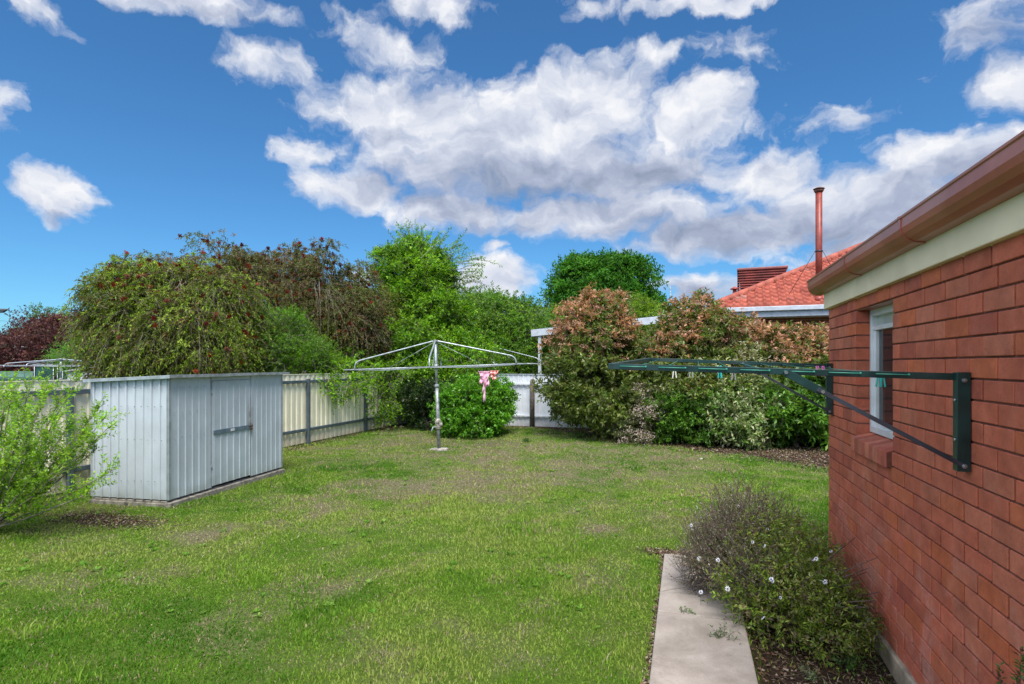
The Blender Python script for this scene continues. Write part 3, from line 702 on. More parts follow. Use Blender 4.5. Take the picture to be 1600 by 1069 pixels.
broadleaf('pale_leaved_shrub', 'pale cream tipped foliage clump high in the hedge below the white eave', 1165, 13.0,
    [B(1165,560,12.9,40,18),B(1130,585,12.7,40,18),B(1205,570,12.8,40,20)], 116, 900, [(.34,.34,.20),(.19,.22,.09),(.45,.42,.28)], .09,.034)
rt = broadleaf('white_flowering_shrub', 'thin shrub with clusters of small pinkish white flowers at the foot of the hedge', 1005, 12.7,
    [B(1010,650,12.6,30,24),B(995,680,12.4,26,16),B(1005,622,12.9,24,16)], 117, 900, [(.07,.09,.03),(.10,.11,.045)], .06,.026)
rng = np.random.RandomState(9); Pf, of = sample_blobs([B(1012,645,12.4,26,22),B(992,684,12.2,24,12),B(1003,612,12.6,14,12)], 150, rng, (.9,1.15), .03)
nb = 20; a = Pf[:,None,:]+rng.normal(size=(len(Pf),nb,3))*.045; d = unit(rng.normal(size=a.shape)); ww = unit(np.cross(d, rng.normal(size=a.shape)))*.013
V = np.stack([a-ww, a+d*.013, a+ww, a-d*.013], 2).reshape(-1,3); i = np.arange(len(Pf)*nb)*4
c = np.array([(.62,.50,.46),(.55,.45,.42),(.45,.33,.30)])[rng.randint(0,3,len(Pf)*nb)]
np_mesh('flower_heads', V-np.array(rt.location), np.stack([i,i+1,i+2,i+3],1), M['petal'], rt, col=np.repeat(c,4,0))
broadleaf('round_shrub', 'neat rounded bright green shrub on the lawn edge behind the hoist pole', 742, 14.0,
    [B(742,635,14,52,38),B(725,645,13.9,44,32),B(765,640,14.1,34,34),B(740,612,14.1,36,24),B(735,660,13.7,48,24),B(780,625,14.5,20,26)], 121, 5200, [(.060,.190,.010),(.095,.255,.014),(.13,.31,.022)], .075,.036, .14, 9)
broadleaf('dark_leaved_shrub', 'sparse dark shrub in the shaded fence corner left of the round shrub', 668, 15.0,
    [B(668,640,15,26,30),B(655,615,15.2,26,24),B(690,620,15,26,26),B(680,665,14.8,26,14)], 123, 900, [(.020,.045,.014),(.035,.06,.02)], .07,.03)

# ---- lime foreground shrub with upright twiggy stems (left)
def stem_shrub():
    base = C(-25, 838, 5.85); rt = thing('lime_leaved_shrub', 'airy lime green shrub with upright twiggy stems at the left edge before the fence', 'shrub', (base.x, base.y, 0))
    rd = random.Random(4); mb = MB(); P0 = []; D = []; L = []
    def px2l(px, py, Yd): return Vector(C(px, py, Yd))-Vector(rt.location)
    targets = [(170,668,5.9),(175,735,5.7),(150,640,6.1),(52,592,5.9),(120,590,6.2),(20,600,5.8),(95,650,6),(140,770,5.6),(60,640,5.5),(5,640,5.5),(120,700,5.7),(-30,590,5.8),(-60,640,5.8),(100,612,6.3),(45,690,5.4),(-80,600,6),(130,680,6.2),(75,600,6.1),(40,760,5.3),(90,740,5.5),(-40,700,5.3),(10,600,6.1),(150,700,5.95),(30,620,6.3),(80,690,5.8),(15,720,5.5),(60,720,5.9),(110,660,5.7),(-10,660,6.2),(165,650,6.1),(35,660,5.9),(70,610,5.9)]
    for (px, py, Yd) in targets:
        e = px2l(px, py, Yd); s = Vector((rd.uniform(-.06,.06),rd.uniform(-.06,.06),0))
        c1 = Vector((e.x*.55, e.y*.55, e.z*.45)); pts = []
        for k in range(9):
            t = k/8; p = s*(1-t)**2+c1*2*t*(1-t)+e*t*t; pts.append(p+Vector((rd.gauss(0,.008),rd.gauss(0,.008),0)))
        mb.tube(pts, [.010*(1-k/10)+.0015 for k in range(9)], 5)
        for k in range(2, 9):
            for j in range(5 if k < 8 else 3):
                a = pts[min(k,7)].lerp(pts[min(k+1,8)], rd.random()); dr = (pts[min(k+1,8)]-pts[k-1]).normalized()
                d = (dr*.6+Vector((rd.gauss(0,.55),rd.gauss(0,.55),.55+rd.gauss(0,.35)))).normalized()
                P0.append(tuple(a)); D.append(tuple(d)); L.append(rd.uniform(.10,.30)*(1.15-k*.04))
    P0 = np.array(P0); D = np.array(D); L = np.array(L); rng = np.random.RandomState(8)
    mb.build('stems', M['twig'], rt)
    V, Fc, c = leaves_from_shoots(P0, D, L, 14, .038, .017, .05, palette([(.20,.36,.020),(.27,.43,.03),(.15,.30,.018)],.2), rng, spread=1.0, flat=.35)
    np_mesh('foliage', V, Fc, M['leaf'], rt, col=c)
    V, Fc = twigs_from_shoots(P0.copy(), D, L, .05, .0022, .1); np_mesh('twigs', V, Fc, M['twig'], rt)['kind'] = 'stuff'
stem_shrub()

# ---- daisy bush in the bed
def daisy_bush():
    rt = thing('daisy_bush', 'straggly bush with small white daisies spilling over the concrete path', 'bush', (.62,4.25,-.06))
    loc = np.array(rt.location); rng = np.random.RandomState(77)
    # stems fan out from the base
    mb = MB(); rd = random.Random(3)
    for k in range(60):
        a = rd.uniform(0, 2*PI); R = rd.uniform(.15,.62); h = rd.uniform(.25,.72)*(1-.35*R)
        e = Vector((math.cos(a)*R-.02, math.sin(a)*R, h)); m_ = Vector((e.x*.4, e.y*.4, h*.6))
        mb.tube([(rd.uniform(-.06,.06),rd.uniform(-.06,.06),0), m_, e], [.007,.005,.002], 5)
    mb.build('stems', M['dark_twig'], rt)
    gb = [(.60,4.36,.26,.36,.42,.24),(.70,4.12,.20,.28,.30,.20),(.60,4.6,.34,.36,.38,.24),(.80,4.42,.22,.18,.34,.18),(.42,4.15,.18,.22,.26,.14),(.88,4.05,.12,.20,.26,.16),(.80,3.85,.04,.16,.2,.09),(.52,4.0,.08,.22,.18,.12)]
    def shoots(bl, n, slen, seed, up=.6, shell=(.55,1.02)):
        r_ = np.random.RandomState(seed); P, out = sample_blobs(bl, n, r_, shell, -.05, .3, 4.5)
        D = unit(out*.7+np.array([0,0,up])+r_.normal(size=P.shape)*.5); return P, D, slen*r_.uniform(.5,1.4,len(P)), r_
    P, D, L, r_ = shoots(gb, 2500, .11, 1)
    P = P[P[:,0] < 1.13]; D = D[:len(P)]; L = L[:len(P)]
    V, Fc, c = leaves_from_shoots(P, D, L, 9, .034, .011, .15, palette([(.17,.25,.035),(.24,.32,.05),(.10,.16,.025),(.27,.27,.10),(.18,.14,.09)],.35), r_, flat=.3)
    V[:,0] = np.minimum(V[:,0], 1.15); np_mesh('green_foliage', V-loc, Fc, M['leaf'], rt, col=c)
    # greyish dying stems at the left and top
    db = [(*C(1112,838,4.5)[:],.20,.3,.16),(*C(1100,865,4.3)[:],.16,.25,.14),(*C(1090,900,4.3)[:],.14,.2,.12),(.32,4.55,.40,.24,.36,.26),(.42,4.85,.46,.30,.30,.24),(.18,4.45,.26,.14,.30,.16),(.36,4.2,.30,.18,.26,.18),(.60,4.9,.46,.26,.22,.2)]
    P, D, L, r_ = shoots(db, 1700, .12, 2, .8, (.3,1.05))
    V, Fc, c = leaves_from_shoots(P, D, L, 9, .020, .006, .05, palette([(.22,.17,.14),(.30,.25,.22),(.14,.17,.05),(.38,.33,.30),(.15,.10,.08)],.3), r_, flat=.2, spread=.6)
    np_mesh('withered_foliage', V-loc, Fc, M['leaf'], rt, col=c)
    V, Fc = twigs_from_shoots(P.copy(), D, L*1.3, .05, .0016, .8); np_mesh('dry_twigs', V-loc, Fc, M['dark_twig'], rt)['kind'] = 'stuff'
    # bare seed stalks at the top
    P0 = []; DD = []
    for (px, py) in [(1185,800),(1195,790),(1210,795),(1225,800),(1170,805),(1150,800),(1235,810),(1120,810),(1200,780),(1245,815),(1100,850),(1080,860),(1070,880),(1135,795)]:
        for j in range(5): P0.append(np.array(C(px+rng.uniform(-12,12), py+30, 4.6+rng.uniform(-.3,.3)))); DD.append([rng.normal()*.3,rng.normal()*.3,1])
    P0 = np.array(P0); DD = unit(np.array(DD)); LL = rng.uniform(.10,.24,len(P0))
    V, Fc = twigs_from_shoots(P0.copy(), DD, LL, .0, .0018, .6); np_mesh('seed_stalks', V-loc, Fc, M['dark_twig'], rt)['kind'] = 'stuff'
    V, Fc, c = leaves_from_shoots(P0, DD, LL, 7, .012, .006, 0, palette([(.16,.12,.10),(.12,.08,.06)],.2), rng, s0=.5)
    np_mesh('seed_heads', V-loc, Fc, M['leaf'], rt, col=c)['kind'] = 'stuff'
    # the daisies
    for (px, py, Yd) in [(1147,784,4.8),(1165,786,4.8),(1154,791,4.75),(1134,789,4.8),(1080,821,4.6),(1082,827,4.5),(1176,847,4.2),(1194,853,4.15),(1298,861,4.1),(1237,819,4.7),(1215,825,4.6),(1223,824,4.6),(1199,827,4.5),(1275,873,4.0),(1289,909,3.8),(1285,907,3.75),(1157,893,4.0),(1122,875,4.1),(1093,873,4.2),(1219,934,3.7),(1205,905,3.8),(1207,908,3.7),(1137,920,3.8),(1095,925,3.75),(1192,965,3.5),(1270,875,4.1),(1243,838,4.5),(1277,843,4.5)]:
        fm = MB(); c = Vector(C(px, py, Yd-(.30 if px > 1100 else .12))); nrm = Vector((rd.gauss(0,.8), -.4+rd.gauss(0,.6), .7)).normalized(); u = nrm.orthogonal().normalized(); v = nrm.cross(u)
        R = rd.uniform(.011,.020); npt = 9
        for k in range(npt):
            a = 2*PI*k/npt+rd.random()*.3; d = u*math.cos(a)+v*math.sin(a); s = u*-math.sin(a)+v*math.cos(a)
            fm.cur = (.80,.80,.88); fm.add([c+d*.004-s*.0015, c+d*.004+s*.0015, c+d*R*.7+s*R*.17-nrm*.001, c+d*R-nrm*.003, c+d*R*.7-s*R*.17-nrm*.001], [(0,1,2,3,4)])
        fm.cur = (.10,.09,.20)
        fm.tube([c-nrm*.002, c+nrm*.004], [.006,.004], 7)
        fm.cur = (.06,.10,.02); e = c-Vector((0,-.01,.09)); fm.tube([c-nrm*.002, e], [.0012,.0012], 4)
        fm.v = [tuple(Vector(p)-Vector(rt.location)) for p in fm.v]
        fm.build('daisy', M['petal'], rt)
daisy_bush()
def lawn_weeds():
    rng = np.random.RandomState(44); m = 800
    x = rng.uniform(-7.6,1.0,m); y = rng.uniform(2.2,14.2,m); k = (y < hedge_line(x)-.1) & (np.hypot(x+6.6,y-6.5) > 1.3) & ~((x > -.3)&(y < 5.5)); k &= fbm(np.stack([x*1.3,y*1.3,x*0],1),2) > .47
    x, y = x[k], y[k]; m = len(x); nl = 9
    a = rng.uniform(0,2*PI,(m,nl)); e = rng.uniform(.15,.8,(m,nl)); R = rng.uniform(.018,.05,(m,1,1))
    d = np.stack([np.cos(a)*np.cos(e), np.sin(a)*np.cos(e), np.sin(e)], 2); w = np.stack([-np.sin(a), np.cos(a), a*0], 2)
    p = np.stack([x, y, zfield(x,y)+.008], 1)[:,None,:]+d*.004
    V = np.stack([p, p+d*R*.6+w*R*.24, p+d*R-np.array([0,0,.004]), p+d*R*.6-w*R*.24], 2).reshape(-1,3); i = np.arange(m*nl)*4
    c = np.array([(.10,.25,.02),(.15,.30,.03),(.20,.34,.06)])[rng.randint(0,3,m)].repeat(nl,0)*rng.uniform(.75,1.2,(m*nl,1))
    tag(np_mesh('lawn_weeds', V, np.stack([i,i+1,i+2,i+3],1), M['grass'], col=np.repeat(c,4,0)), 'small broad leaved weeds scattered through the lawn', 'weeds', kind='stuff')
lawn_weeds()
# small weeds in the bed and along the path joint
def weed(label, loc, n, slen, cols, ll, lw, seed, name='weed', flat=.3, group=None):
    rt = thing(name, label, 'weed', loc, 0, group); r_ = np.random.RandomState(seed)
    P = np.stack([r_.normal(0,.02,n), r_.normal(0,.02,n), np.zeros(n)], 1)
    D = unit(np.stack([r_.normal(0,1,n), r_.normal(0,1,n), r_.uniform(.3,1.4,n)], 1)); L = slen*r_.uniform(.5,1.3,n)
    V, Fc, c = leaves_from_shoots(P, D, L, 6, ll, lw, .3, palette(cols,.2), r_, flat=flat); np_mesh('leaves', V, Fc, M['leaf'], rt, col=c)
    V, Fc = twigs_from_shoots(P.copy(), D, L, .3, .0015, 0); np_mesh('stems', V, Fc, M['dark_twig'], rt)['kind'] = 'stuff'
GW = [(.07,.14,.03),(.10,.18,.04)]
c = G(1072, 962); weed('small green weed growing in the joint of the concrete path', (c.x,c.y,.03), 9, .05, GW, .022,.006, 1)
c = G(1130, 1003); weed('larger weed at the edge of the concrete path under the daisy bush', (c.x,c.y,.02), 16, .12, GW, .03,.007, 2)
c = C(1268, 1060, 3.3); weed('low grey green weed in the bare soil near the bottom of the bed', (c.x,c.y,-.08), 14, .08, [(.10,.14,.06),(.13,.17,.08)], .03,.008, 3)
c = C(1330, 1020, 3.4); weed('leafy green weed against the concrete footing', (c.x,c.y,-.08), 36, .15, GW, .028,.012, 4)
c = G(822, 690); weed('tuft of dark green weed on the lawn right of the hoist base', (c.x,c.y,0), 22, .10, [(.04,.10,.015),(.06,.14,.02)], .06,.014, 6)
c = G(905, 684); weed('tall grassy tuft at the left foot of the hedge', (c.x,c.y,0), 50, .32, [(.08,.15,.03),(.10,.17,.035)], .10,.012, 7)
# straggly plant, bottom right corner
rt = thing('spiky_dark_plant', 'upright dark leafy plant tips in the bottom right corner against the bricks', 'plant', (.93,2.05,-.08))
rng = np.random.RandomState(15); P0 = []; DD = []; LL = []
for (px, py, Yd) in [(1563,1040,1.92),(1594,1012,1.9),(1600,1030,1.85),(1615,1000,1.85),(1588,1055,1.8),(1630,1040,1.9)]:
    e = np.array(C(px, py, Yd)); b = np.array([.93+rng.normal()*.05, 2.05+rng.normal()*.05, -.08]); P0.append(b); DD.append(unit(e-b)); LL.append(np.linalg.norm(e-b))
P0 = np.array(P0); DD = np.array(DD); LL = np.array(LL)
V, Fc, c = leaves_from_shoots(P0, DD, LL, 150, .022, .009, 0, palette([(.035,.085,.018),(.06,.12,.025),(.10,.06,.04)],.25), rng, s0=.25)
np_mesh('leaves', V-np.array(rt.location), Fc, M['gloss_leaf'], rt, col=c)
V, Fc = twigs_from_shoots(P0.copy(), DD, LL, 0, .004, 0); np_mesh('stems', V-np.array(rt.location), Fc, M['dark_twig'], rt)['kind'] = 'stuff'

# leaf litter and dry stalks
def litter():
    rng = np.random.RandomState(19); n = 36000
    x = rng.uniform(-7.8,4.0,n); y = rng.uniform(9.3,15.2,n); k = (y > hedge_line(x)-.25+rng.normal(0,.12,n)); x = x[k]; y = y[k]
    n2 = 5200; x2 = rng.uniform(.37,1.12,n2); y2 = rng.uniform(1.5,5.5,n2)
    n3 = 700; x3 = -.200+rng.normal(0,.012,n3); y3 = rng.uniform(1.5,5.4,n3)
    n4 = 700; x4 = rng.normal(-.05,.16,n4); y4 = 5.41+rng.normal(0,.05,n4)
    s = G(165, 812); n5 = 1500; x5 = s.x+rng.normal(0,.45,n5); y5 = s.y+rng.normal(0,.16,n5)
    X = np.concatenate([x,x2,x3,x4,x5]); Yy = np.concatenate([y,y2,y3,y4,y5]); n = len(X)
    long = np.concatenate([np.zeros(len(x)), (rng.rand(n2) < .35)*1.0, np.zeros(n3+n4+n5)])
    z = zfield(X, Yy)+rng.uniform(.001,.012,n)
    a = rng.uniform(0,2*PI,n); d = np.stack([np.cos(a),np.sin(a),rng.normal(0,.12,n)],1); s = np.stack([-np.sin(a),np.cos(a),rng.normal(0,.3,n)],1)
    ll = np.where(long > 0, rng.uniform(.04,.14,n), rng.uniform(.012,.03,n))*np.where(Yy > 8, 1.7, 1); ww = np.where(long > 0, .0016, ll*.4)
    p = np.stack([X,Yy,z],1); V = np.stack([p, p+d*ll[:,None]*.5+s*ww[:,None]+np.array([0,0,.004]), p+d*ll[:,None], p+d*ll[:,None]*.5-s*ww[:,None]+np.array([0,0,.004])],1).reshape(-1,3)
    i = np.arange(n)*4; c = np.array([(.10,.065,.045),(.19,.135,.10),(.28,.22,.17),(.05,.032,.025),(.16,.09,.055)])[rng.randint(0,5,n)]
    o = np_mesh('leaf_litter', V, np.stack([i,i+1,i+2,i+3],1), M['litter'], col=np.repeat(c,4,0))
    tag(o, 'dry brown leaf litter and stalks under the hedge and in the bed', 'leaf litter', kind='stuff')
litter()
rd = random.Random(12)
for i, (px, py, s, lab) in enumerate([(628,668,.05,'pale stone nearest the fence corner post'),(606,672,.04,'small pale stone on the soil left of the fence corner'),(640,664,.04,'flat stone in the shaded fence corner'),(650,668,.06,'larger pale stone right of the fence corner post'),(1096,718,.03,'tiny tan stone on the lawn in front of the hedge')]):
    import bmesh
    bm = bmesh.new(); bmesh.ops.create_icosphere(bm, subdivisions=2, radius=s)
    for v in bm.verts: v.co = Vector((v.co.x*1.3, v.co.y, v.co.z*.7))*(1+rd.uniform(-.14,.14))
    me = bpy.data.meshes.new('stone'); bm.to_mesh(me); bm.free(); me.materials.append(M['rock'])
    o = bpy.data.objects.new('stone', me); COL.objects.link(o); c = G(px, py); o.location = (c.x, c.y, s*.3); tag(o, lab, 'stone', 'stones near the lawn edge')

# ---------------------------------------------------------------- path
pm = NT('path_concrete'); o = pm.obj()
nA = pm.noise(5, 6, o, .6); nB = pm.noise(120, 3, o)
cc = pm.ramp(nA, [(.3,(.26,.225,.195)),(.7,(.37,.325,.285))]); cc = pm.mix(pm.ramp(nB,[(.5,0),(.7,.35)]), cc, (.18,.155,.13))
cc = pm.mix(pm.ramp(pm.noise(2.1,6,o,.7,.5),[(.50,0),(.66,.6)]), cc, (.17,.145,.115)); cc = pm.mix(pm.ramp(pm.noise(16,7,o,.75),[(.60,0),(.70,.45)]), cc, (.11,.10,.075))
pmat = pm.done(pm.bsdf(cc, .88, 0, .25, pm.bump(nB, .3, .004)))
mb = MB()
for (a, b) in ((4.035,5.28),(2.62,4.025),(1.2,2.61),(-.2,1.19)): mb.box((-.19,a,-.09),(.36,b,.028))
tag(mb.build('path', pmat, None, .008, seg=2), kind='structure')

# ---------------------------------------------------------------- brick house
WX = 1.16; CY = 5.5; CH = .09; Z0 = .02
OY0, OY1, OZ0, OZ1 = 3.90, 4.66, Z0+13*CH, Z0+23*CH
house = thing('brick_house', 'red brick house wall with brown gutter filling the right side', 'house', (WX,CY,0))
rd = random.Random(2); mb = MB()
def brick(y0, y1, z0, face='w', x0=None, x1=None, dep=.11):
    j = rd.uniform(-.0015,.0025); g_ = .0042
    k = rd.random(); base = (.470,.122,.068)
    if k < .12: base = (.480,.122,.052)
    elif k < .22: base = (.390,.096,.058)
    elif k < .45: base = (.460,.140,.080)
    f = rd.uniform(.88,1.10); mb.cur = tuple(c*f for c in base)
    tl = Matrix.Translation((0,0,0))
    if face == 'w':
        vs = (WX-j, y0+.0068, z0+g_), (WX+dep, y1-.0068, z0+CH-g_)
    else:
        vs = (y0+g_, CY-dep, z0+g_), (y1-g_, CY+j, z0+CH-g_)
    a = tuple(p-q for p, q in zip(vs[0], house.location)); b = tuple(p-q for p, q in zip(vs[1], house.location))
    mb.box(a, b)
def run(a, b, z, half, face='w', from_end=True):
    """fill a..b with bricks; from_end starts at b"""
    L = .24; p = b if from_end else a; first = .12 if half else .24; sg = -1 if from_end else 1
    while (p > a+.03) if from_end else (p < b-.03):
        q = p+sg*first; first = L
        if from_end and q < a+.05: q = a
        if (not from_end) and q > b-.05: q = b
        brick(min(p,q), max(p,q), z, face); p = q
for k in range(24):
    z = Z0+k*CH; h = k % 2
    # the corner brick: stretcher on one face shows its end on the other
    if h: brick(CY-.115, CY, z); top = CY-.115
    else: top = CY
    if 13 <= k < 23:
        run(OY1, top, z, False, 'w', True); run(-1.0, OY0, z, bool(h), 'w', True)
    else: run(-1.0, top, z, False, 'w', True)
    run(WX+(.24 if h else .115), WX+5.0, z, False, 'n', False)
mb.build('brickwork', M['brick'], house, .003)
mb = MB(); H = house.location
def hb(m, a, b): m.box(tuple(p-q for p, q in zip(a, H)), tuple(p-q for p, q in zip(b, H)))
ZT = Z0+24*CH
mi = .008
hb(mb, (WX+mi,-1,Z0-.01),(WX+.10,CY-mi,OZ0-.12)); hb(mb, (WX+mi,-1,OZ1),(WX+.10,CY-mi,ZT))
hb(mb, (WX+mi,-1,OZ0-.12),(WX+.10,OY0-mi,OZ1)); hb(mb, (WX+mi,OY1+mi,OZ0-.12),(WX+.10,CY-mi,OZ1))
hb(mb, (WX+.10,CY-.10,Z0-.01),(WX+5,CY-mi,ZT))
mb.build('mortar', M['mortar'], house)
mb = MB(); hb(mb, (WX-.022,-1,-.5),(WX+.2,CY+.022,Z0+.004)); hb(mb, (WX+.2,CY-.2,-.5),(WX+5,CY+.022,Z0+.004)); mb.build('footing', M['concrete'], house, .01)
# lintel angle above the opening
mb = MB(); hb(mb, (WX+.012,OY0+.002,OZ1-.004),(WX+.10,OY1-.002,OZ1+.004)); mb.build('lintel', M['gutter'], house)
# brick on edge sill, sloping out
mb = MB(); nS = 9; sy = (OY1-OY0)/nS
for k in range(nS):
    f = rd.uniform(.8,1.15); b0 = rd.choice([(.44,.11,.065),(.40,.10,.065),(.45,.15,.09)]); mb.cur = tuple(c*f for c in b0)
    y0 = OY0+k*sy+.003; y1 = OY0+(k+1)*sy-.003
    pr = [(WX-.035,OZ0-.10),(WX+.125,OZ0-.075),(WX+.125,OZ0+.035),(WX-.035,OZ0-.003)]
    mb.prism([(u-H.x, v-H.z) for u, v in pr], 'y', y0-H.y, y1-H.y)
sill = mb.build('sill', M['brick'], house, .003)
mb = MB(); mb.prism([(u-H.x, v) for u, v in [(WX-.029,OZ0-.096),(WX+.12,OZ0-.09),(WX+.12,OZ0+.028),(WX-.029,OZ0-.009)]], 'y', OY0-H.y+.001, OY1-H.y-.001); mb.build('sill_mortar', M['mortar'], sill)
# window: box frame, sashes, panes
win = MB(); fx0, fx1 = WX+.085, WX+.150; zb = OZ0+.035
hb(win, (fx0,OY1-.045,zb),(fx1,OY1-.001,OZ1-.004)); hb(win, (fx0,OY0+.001,zb),(fx1,OY0+.045,OZ1-.004))
hb(win, (fx0,OY0+.045,zb),(fx1,OY1-.045,zb+.045)); hb(win, (fx0,OY0+.045,OZ1-.05),(fx1,OY1-.045,OZ1-.004))
win = win.build('window', M['alu'], house, .003)
sa = MB(); TZ = 1.955
hb(sa, (fx0+.015,OY1-.085,zb+.045),(fx1-.012,OY1-.045,TZ-.015)); hb(sa, (fx0+.015,OY0+.045,zb+.045),(fx1-.012,OY0+.085,TZ-.015))
hb(sa, (fx0+.010,OY0+.045,TZ-.015),(fx1-.008,OY1-.045,TZ+.015)); hb(sa, (fx0+.015,OY0+.085,zb+.045),(fx1-.012,OY1-.085,zb+.075))
sa.build('sash', M['alu'], win, .002)
gl = NT('window_glass'); gb = gl.bsdf((.025,.03,.035), .04, 0, .8); 
tp = gl.n('ShaderNodeBsdfTransparent'); tp.inputs[0].default_value = (.75,.8,.8,1); mx = gl.n('ShaderNodeMixShader'); mx.inputs[0].default_value = .62
gl.t.links.new(tp.outputs[0], mx.inputs[1]); gl.t.links.new(gb, mx.inputs[2]); glass = gl.done(mx.outputs[0])
mb = MB(); hb(mb, (fx0+.035,OY0+.08,zb+.07),(fx0+.040,OY1-.08,TZ-.012)); mb.build('pane', glass, win)
mb = MB(); hb(mb, (fx0+.035,OY0+.045,TZ+.012),(fx0+.041,OY1-.045,OZ1-.05)); mb.build('pane', mat_plain('frosted_glass', (.42,.48,.44), .25, var=.06), win)
mb = MB(); hb(mb, (fx1-.004,OY1-.10,zb+.06),(fx1+.003,OY1-.04,zb+.30)); mb.build('catch', M['alu'], win, .001)
# curtain inside
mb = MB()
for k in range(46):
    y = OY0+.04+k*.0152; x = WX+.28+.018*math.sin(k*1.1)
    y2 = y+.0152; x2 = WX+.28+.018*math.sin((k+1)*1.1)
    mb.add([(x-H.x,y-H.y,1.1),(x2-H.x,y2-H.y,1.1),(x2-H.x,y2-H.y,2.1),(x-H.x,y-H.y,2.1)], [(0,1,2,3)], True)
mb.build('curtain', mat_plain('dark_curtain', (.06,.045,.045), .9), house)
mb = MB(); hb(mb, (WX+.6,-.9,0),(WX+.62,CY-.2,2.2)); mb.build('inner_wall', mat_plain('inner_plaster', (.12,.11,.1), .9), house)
# fascia boards and gutter
mb = MB()
hb(mb, (WX-.030,-1,ZT-.004),(WX+.0,CY+.03,ZT+.20)); hb(mb, (WX,CY+.0,ZT-.004),(WX+5,CY+.03,ZT+.20)); fa = mb.build('fascia', M['fascia'], house, .003)
mb = MB(); hb(mb, (WX,-1,ZT-.008),(WX+.10,CY,ZT+.10)); hb(mb, (WX+.1,CY-.1,ZT-.008),(WX+5,CY,ZT+.10)); mb.build('wall_plate', M['fascia'], house)
prof = [(0,2.305),(-.045,2.312),(-.078,2.328),(-.098,2.352),(-.106,2.38),(-.106,2.425),(-.112,2.430),(-.112,2.440),(-.103,2.444),(-.098,2.438),(-.098,2.36),(-.070,2.335),(-.010,2.325),(-.010,2.44),(0,2.44)]
mb = MB(); GX = WX-.031
mb.prism([(GX+u-H.x, v) for u, v in prof], 'y', -1-H.y, CY+.135-H.y); 
gut = mb.build('gutter', M['gutter'], house)
mb = MB()
outer = [(u, v) for u, v in prof[:8]]; mb.prism([(GX+u-H.x, v) for u, v in outer+[(0,2.44)]], 'y', CY+.136-H.y, CY+.139-H.y)
mb.build('end_cap', M['gutter'], gut)
for yj in (3.31, 4.39):
    mb = MB(); sc = [(-.002,2.300),(-.046,2.307),(-.080,2.323),(-.102,2.349),(-.1105,2.379),(-.1105,2.426),(-.115,2.429),(-.115,2.441),(-.106,2.432),(-.106,2.38),(-.098,2.354),(-.077,2.33),(-.045,2.314),(-.002,2.307)]
    mb.prism([(GX+u-H.x, v) for u, v in sc], 'y', yj-H.y, yj+.03-H.y); mb.build('gutter_joint', M['gutter'], gut)
mb = MB(); mb.prism([(CY+.031-u-H.y, v) for u, v in prof], 'x', .14-.03, 5.0); mb.build('gutter', M['gutter'], house)
mb = MB(); Hx = H.x
mb.add([(GX-.03-H.x,-1-H.y,2.455),(GX-.03-H.x,CY+.08-H.y,2.455),(5,CY+.08-H.y,2.75),(5,-1-H.y,2.75),(GX-.03-H.x,-1-H.y,2.462),(GX-.03-H.x,CY+.08-H.y,2.462),(5,CY+.08-H.y,2.765),(5,-1-H.y,2.765)],
       [(0,1,2,3),(7,6,5,4),(0,4,5,1),(1,5,6,2),(2,6,7,3),(3,7,4,0)]); mb.build('roof', M['dark_roof'], house)

# ---------------------------------------------------------------- wall clothesline
NY, FY = 2.95, 5.36
cl = thing('wall_clothesline', 'dark green folding clothesline frame mounted on the brick wall', 'clothesline', (WX,NY,1.24))
O = Vector(cl.location)
def lp(x, y, z): return Vector((x,y,z))-O
A0, A1 = Vector((WX-.045,NY,1.648)), Vector((-.37,NY,1.692))
B0, B1 = Vector((WX-.045,FY,1.69)), Vector((-.32,FY,1.748))
for (yy, zt) in ((NY, 1.668), (FY, 1.712)):
    mb = MB(); z1 = zt; z0 = zt-.425
    mb.box(lp(WX-.052,yy-.040,z0), lp(WX-.003,yy-.036,z1)); mb.box(lp(WX-.052,yy-.036,z0), lp(WX-.048,yy+.006,z1)); mb.box(lp(WX-.0075,yy-.036,z0), lp(WX-.003,yy+.038,z1))
    br = mb.build('bracket', M['dark_green_metal'], cl, .0015)
    mb = MB()
    for zz in (z1-.035, z0+.025): mb.tube([lp(WX-.030,yy-.044,zz), lp(WX-.030,yy-.052,zz)], .010, 8); mb.tube([lp(WX-.030,yy-.052,zz), lp(WX-.030,yy-.060,zz)], [.006,.004], 6)
    for zz in (z1-.12, z1-.29): mb.tube([lp(WX-.050,yy-.022,zz), lp(WX-.059,yy-.022,zz)], .007, 8)
    mb.each('bolt', M['screw'], br)
for (p, q, s) in ((A0, A1, -1), (B0, B1, 1)):
    mb = MB(); mb.bar(p-O, q-O, .022, .030); ar = mb.build('arm', M['dark_green_metal'], cl, .002)
    mb = MB(); d = (q-p)
    for k in range(7):
        t0 = .12+k*.127; a = p+d*t0; b = p+d*(t0+.085); off = Vector((0,s*.0135,.002))
        mb.tube([a+off-O, a+off*1.0+Vector((0,s*.003,0))-O, b+off+Vector((0,s*.003,0))-O, b+off-O], .0028, 5)
        mb.tube([a+off-O-Vector((.004,0,0)), a+off-O+Vector((.004,0,0))], .006, 6)
    mb.build('cord_loop', M['cord'], ar)
mb = MB(); mb.bar(A1-O+Vector((.0,-.012,0)), B1-O+Vector((0,.012,0)), .024, .030); mb.build('front_rail', M['dark_green_metal'], cl, .002)
for k in range(8):
    t = .12+k*.118; a = A0.lerp(A1, t); b = B0.lerp(B1, t); m_ = a.lerp(b,.5)-Vector((0,0,.006+.004*(k%3)))
    MB().tube([a-O+Vector((0,.012,0)), m_-O, b-O-Vector((0,.012,0))], .0025, 5).build('line', M['cord'], cl)
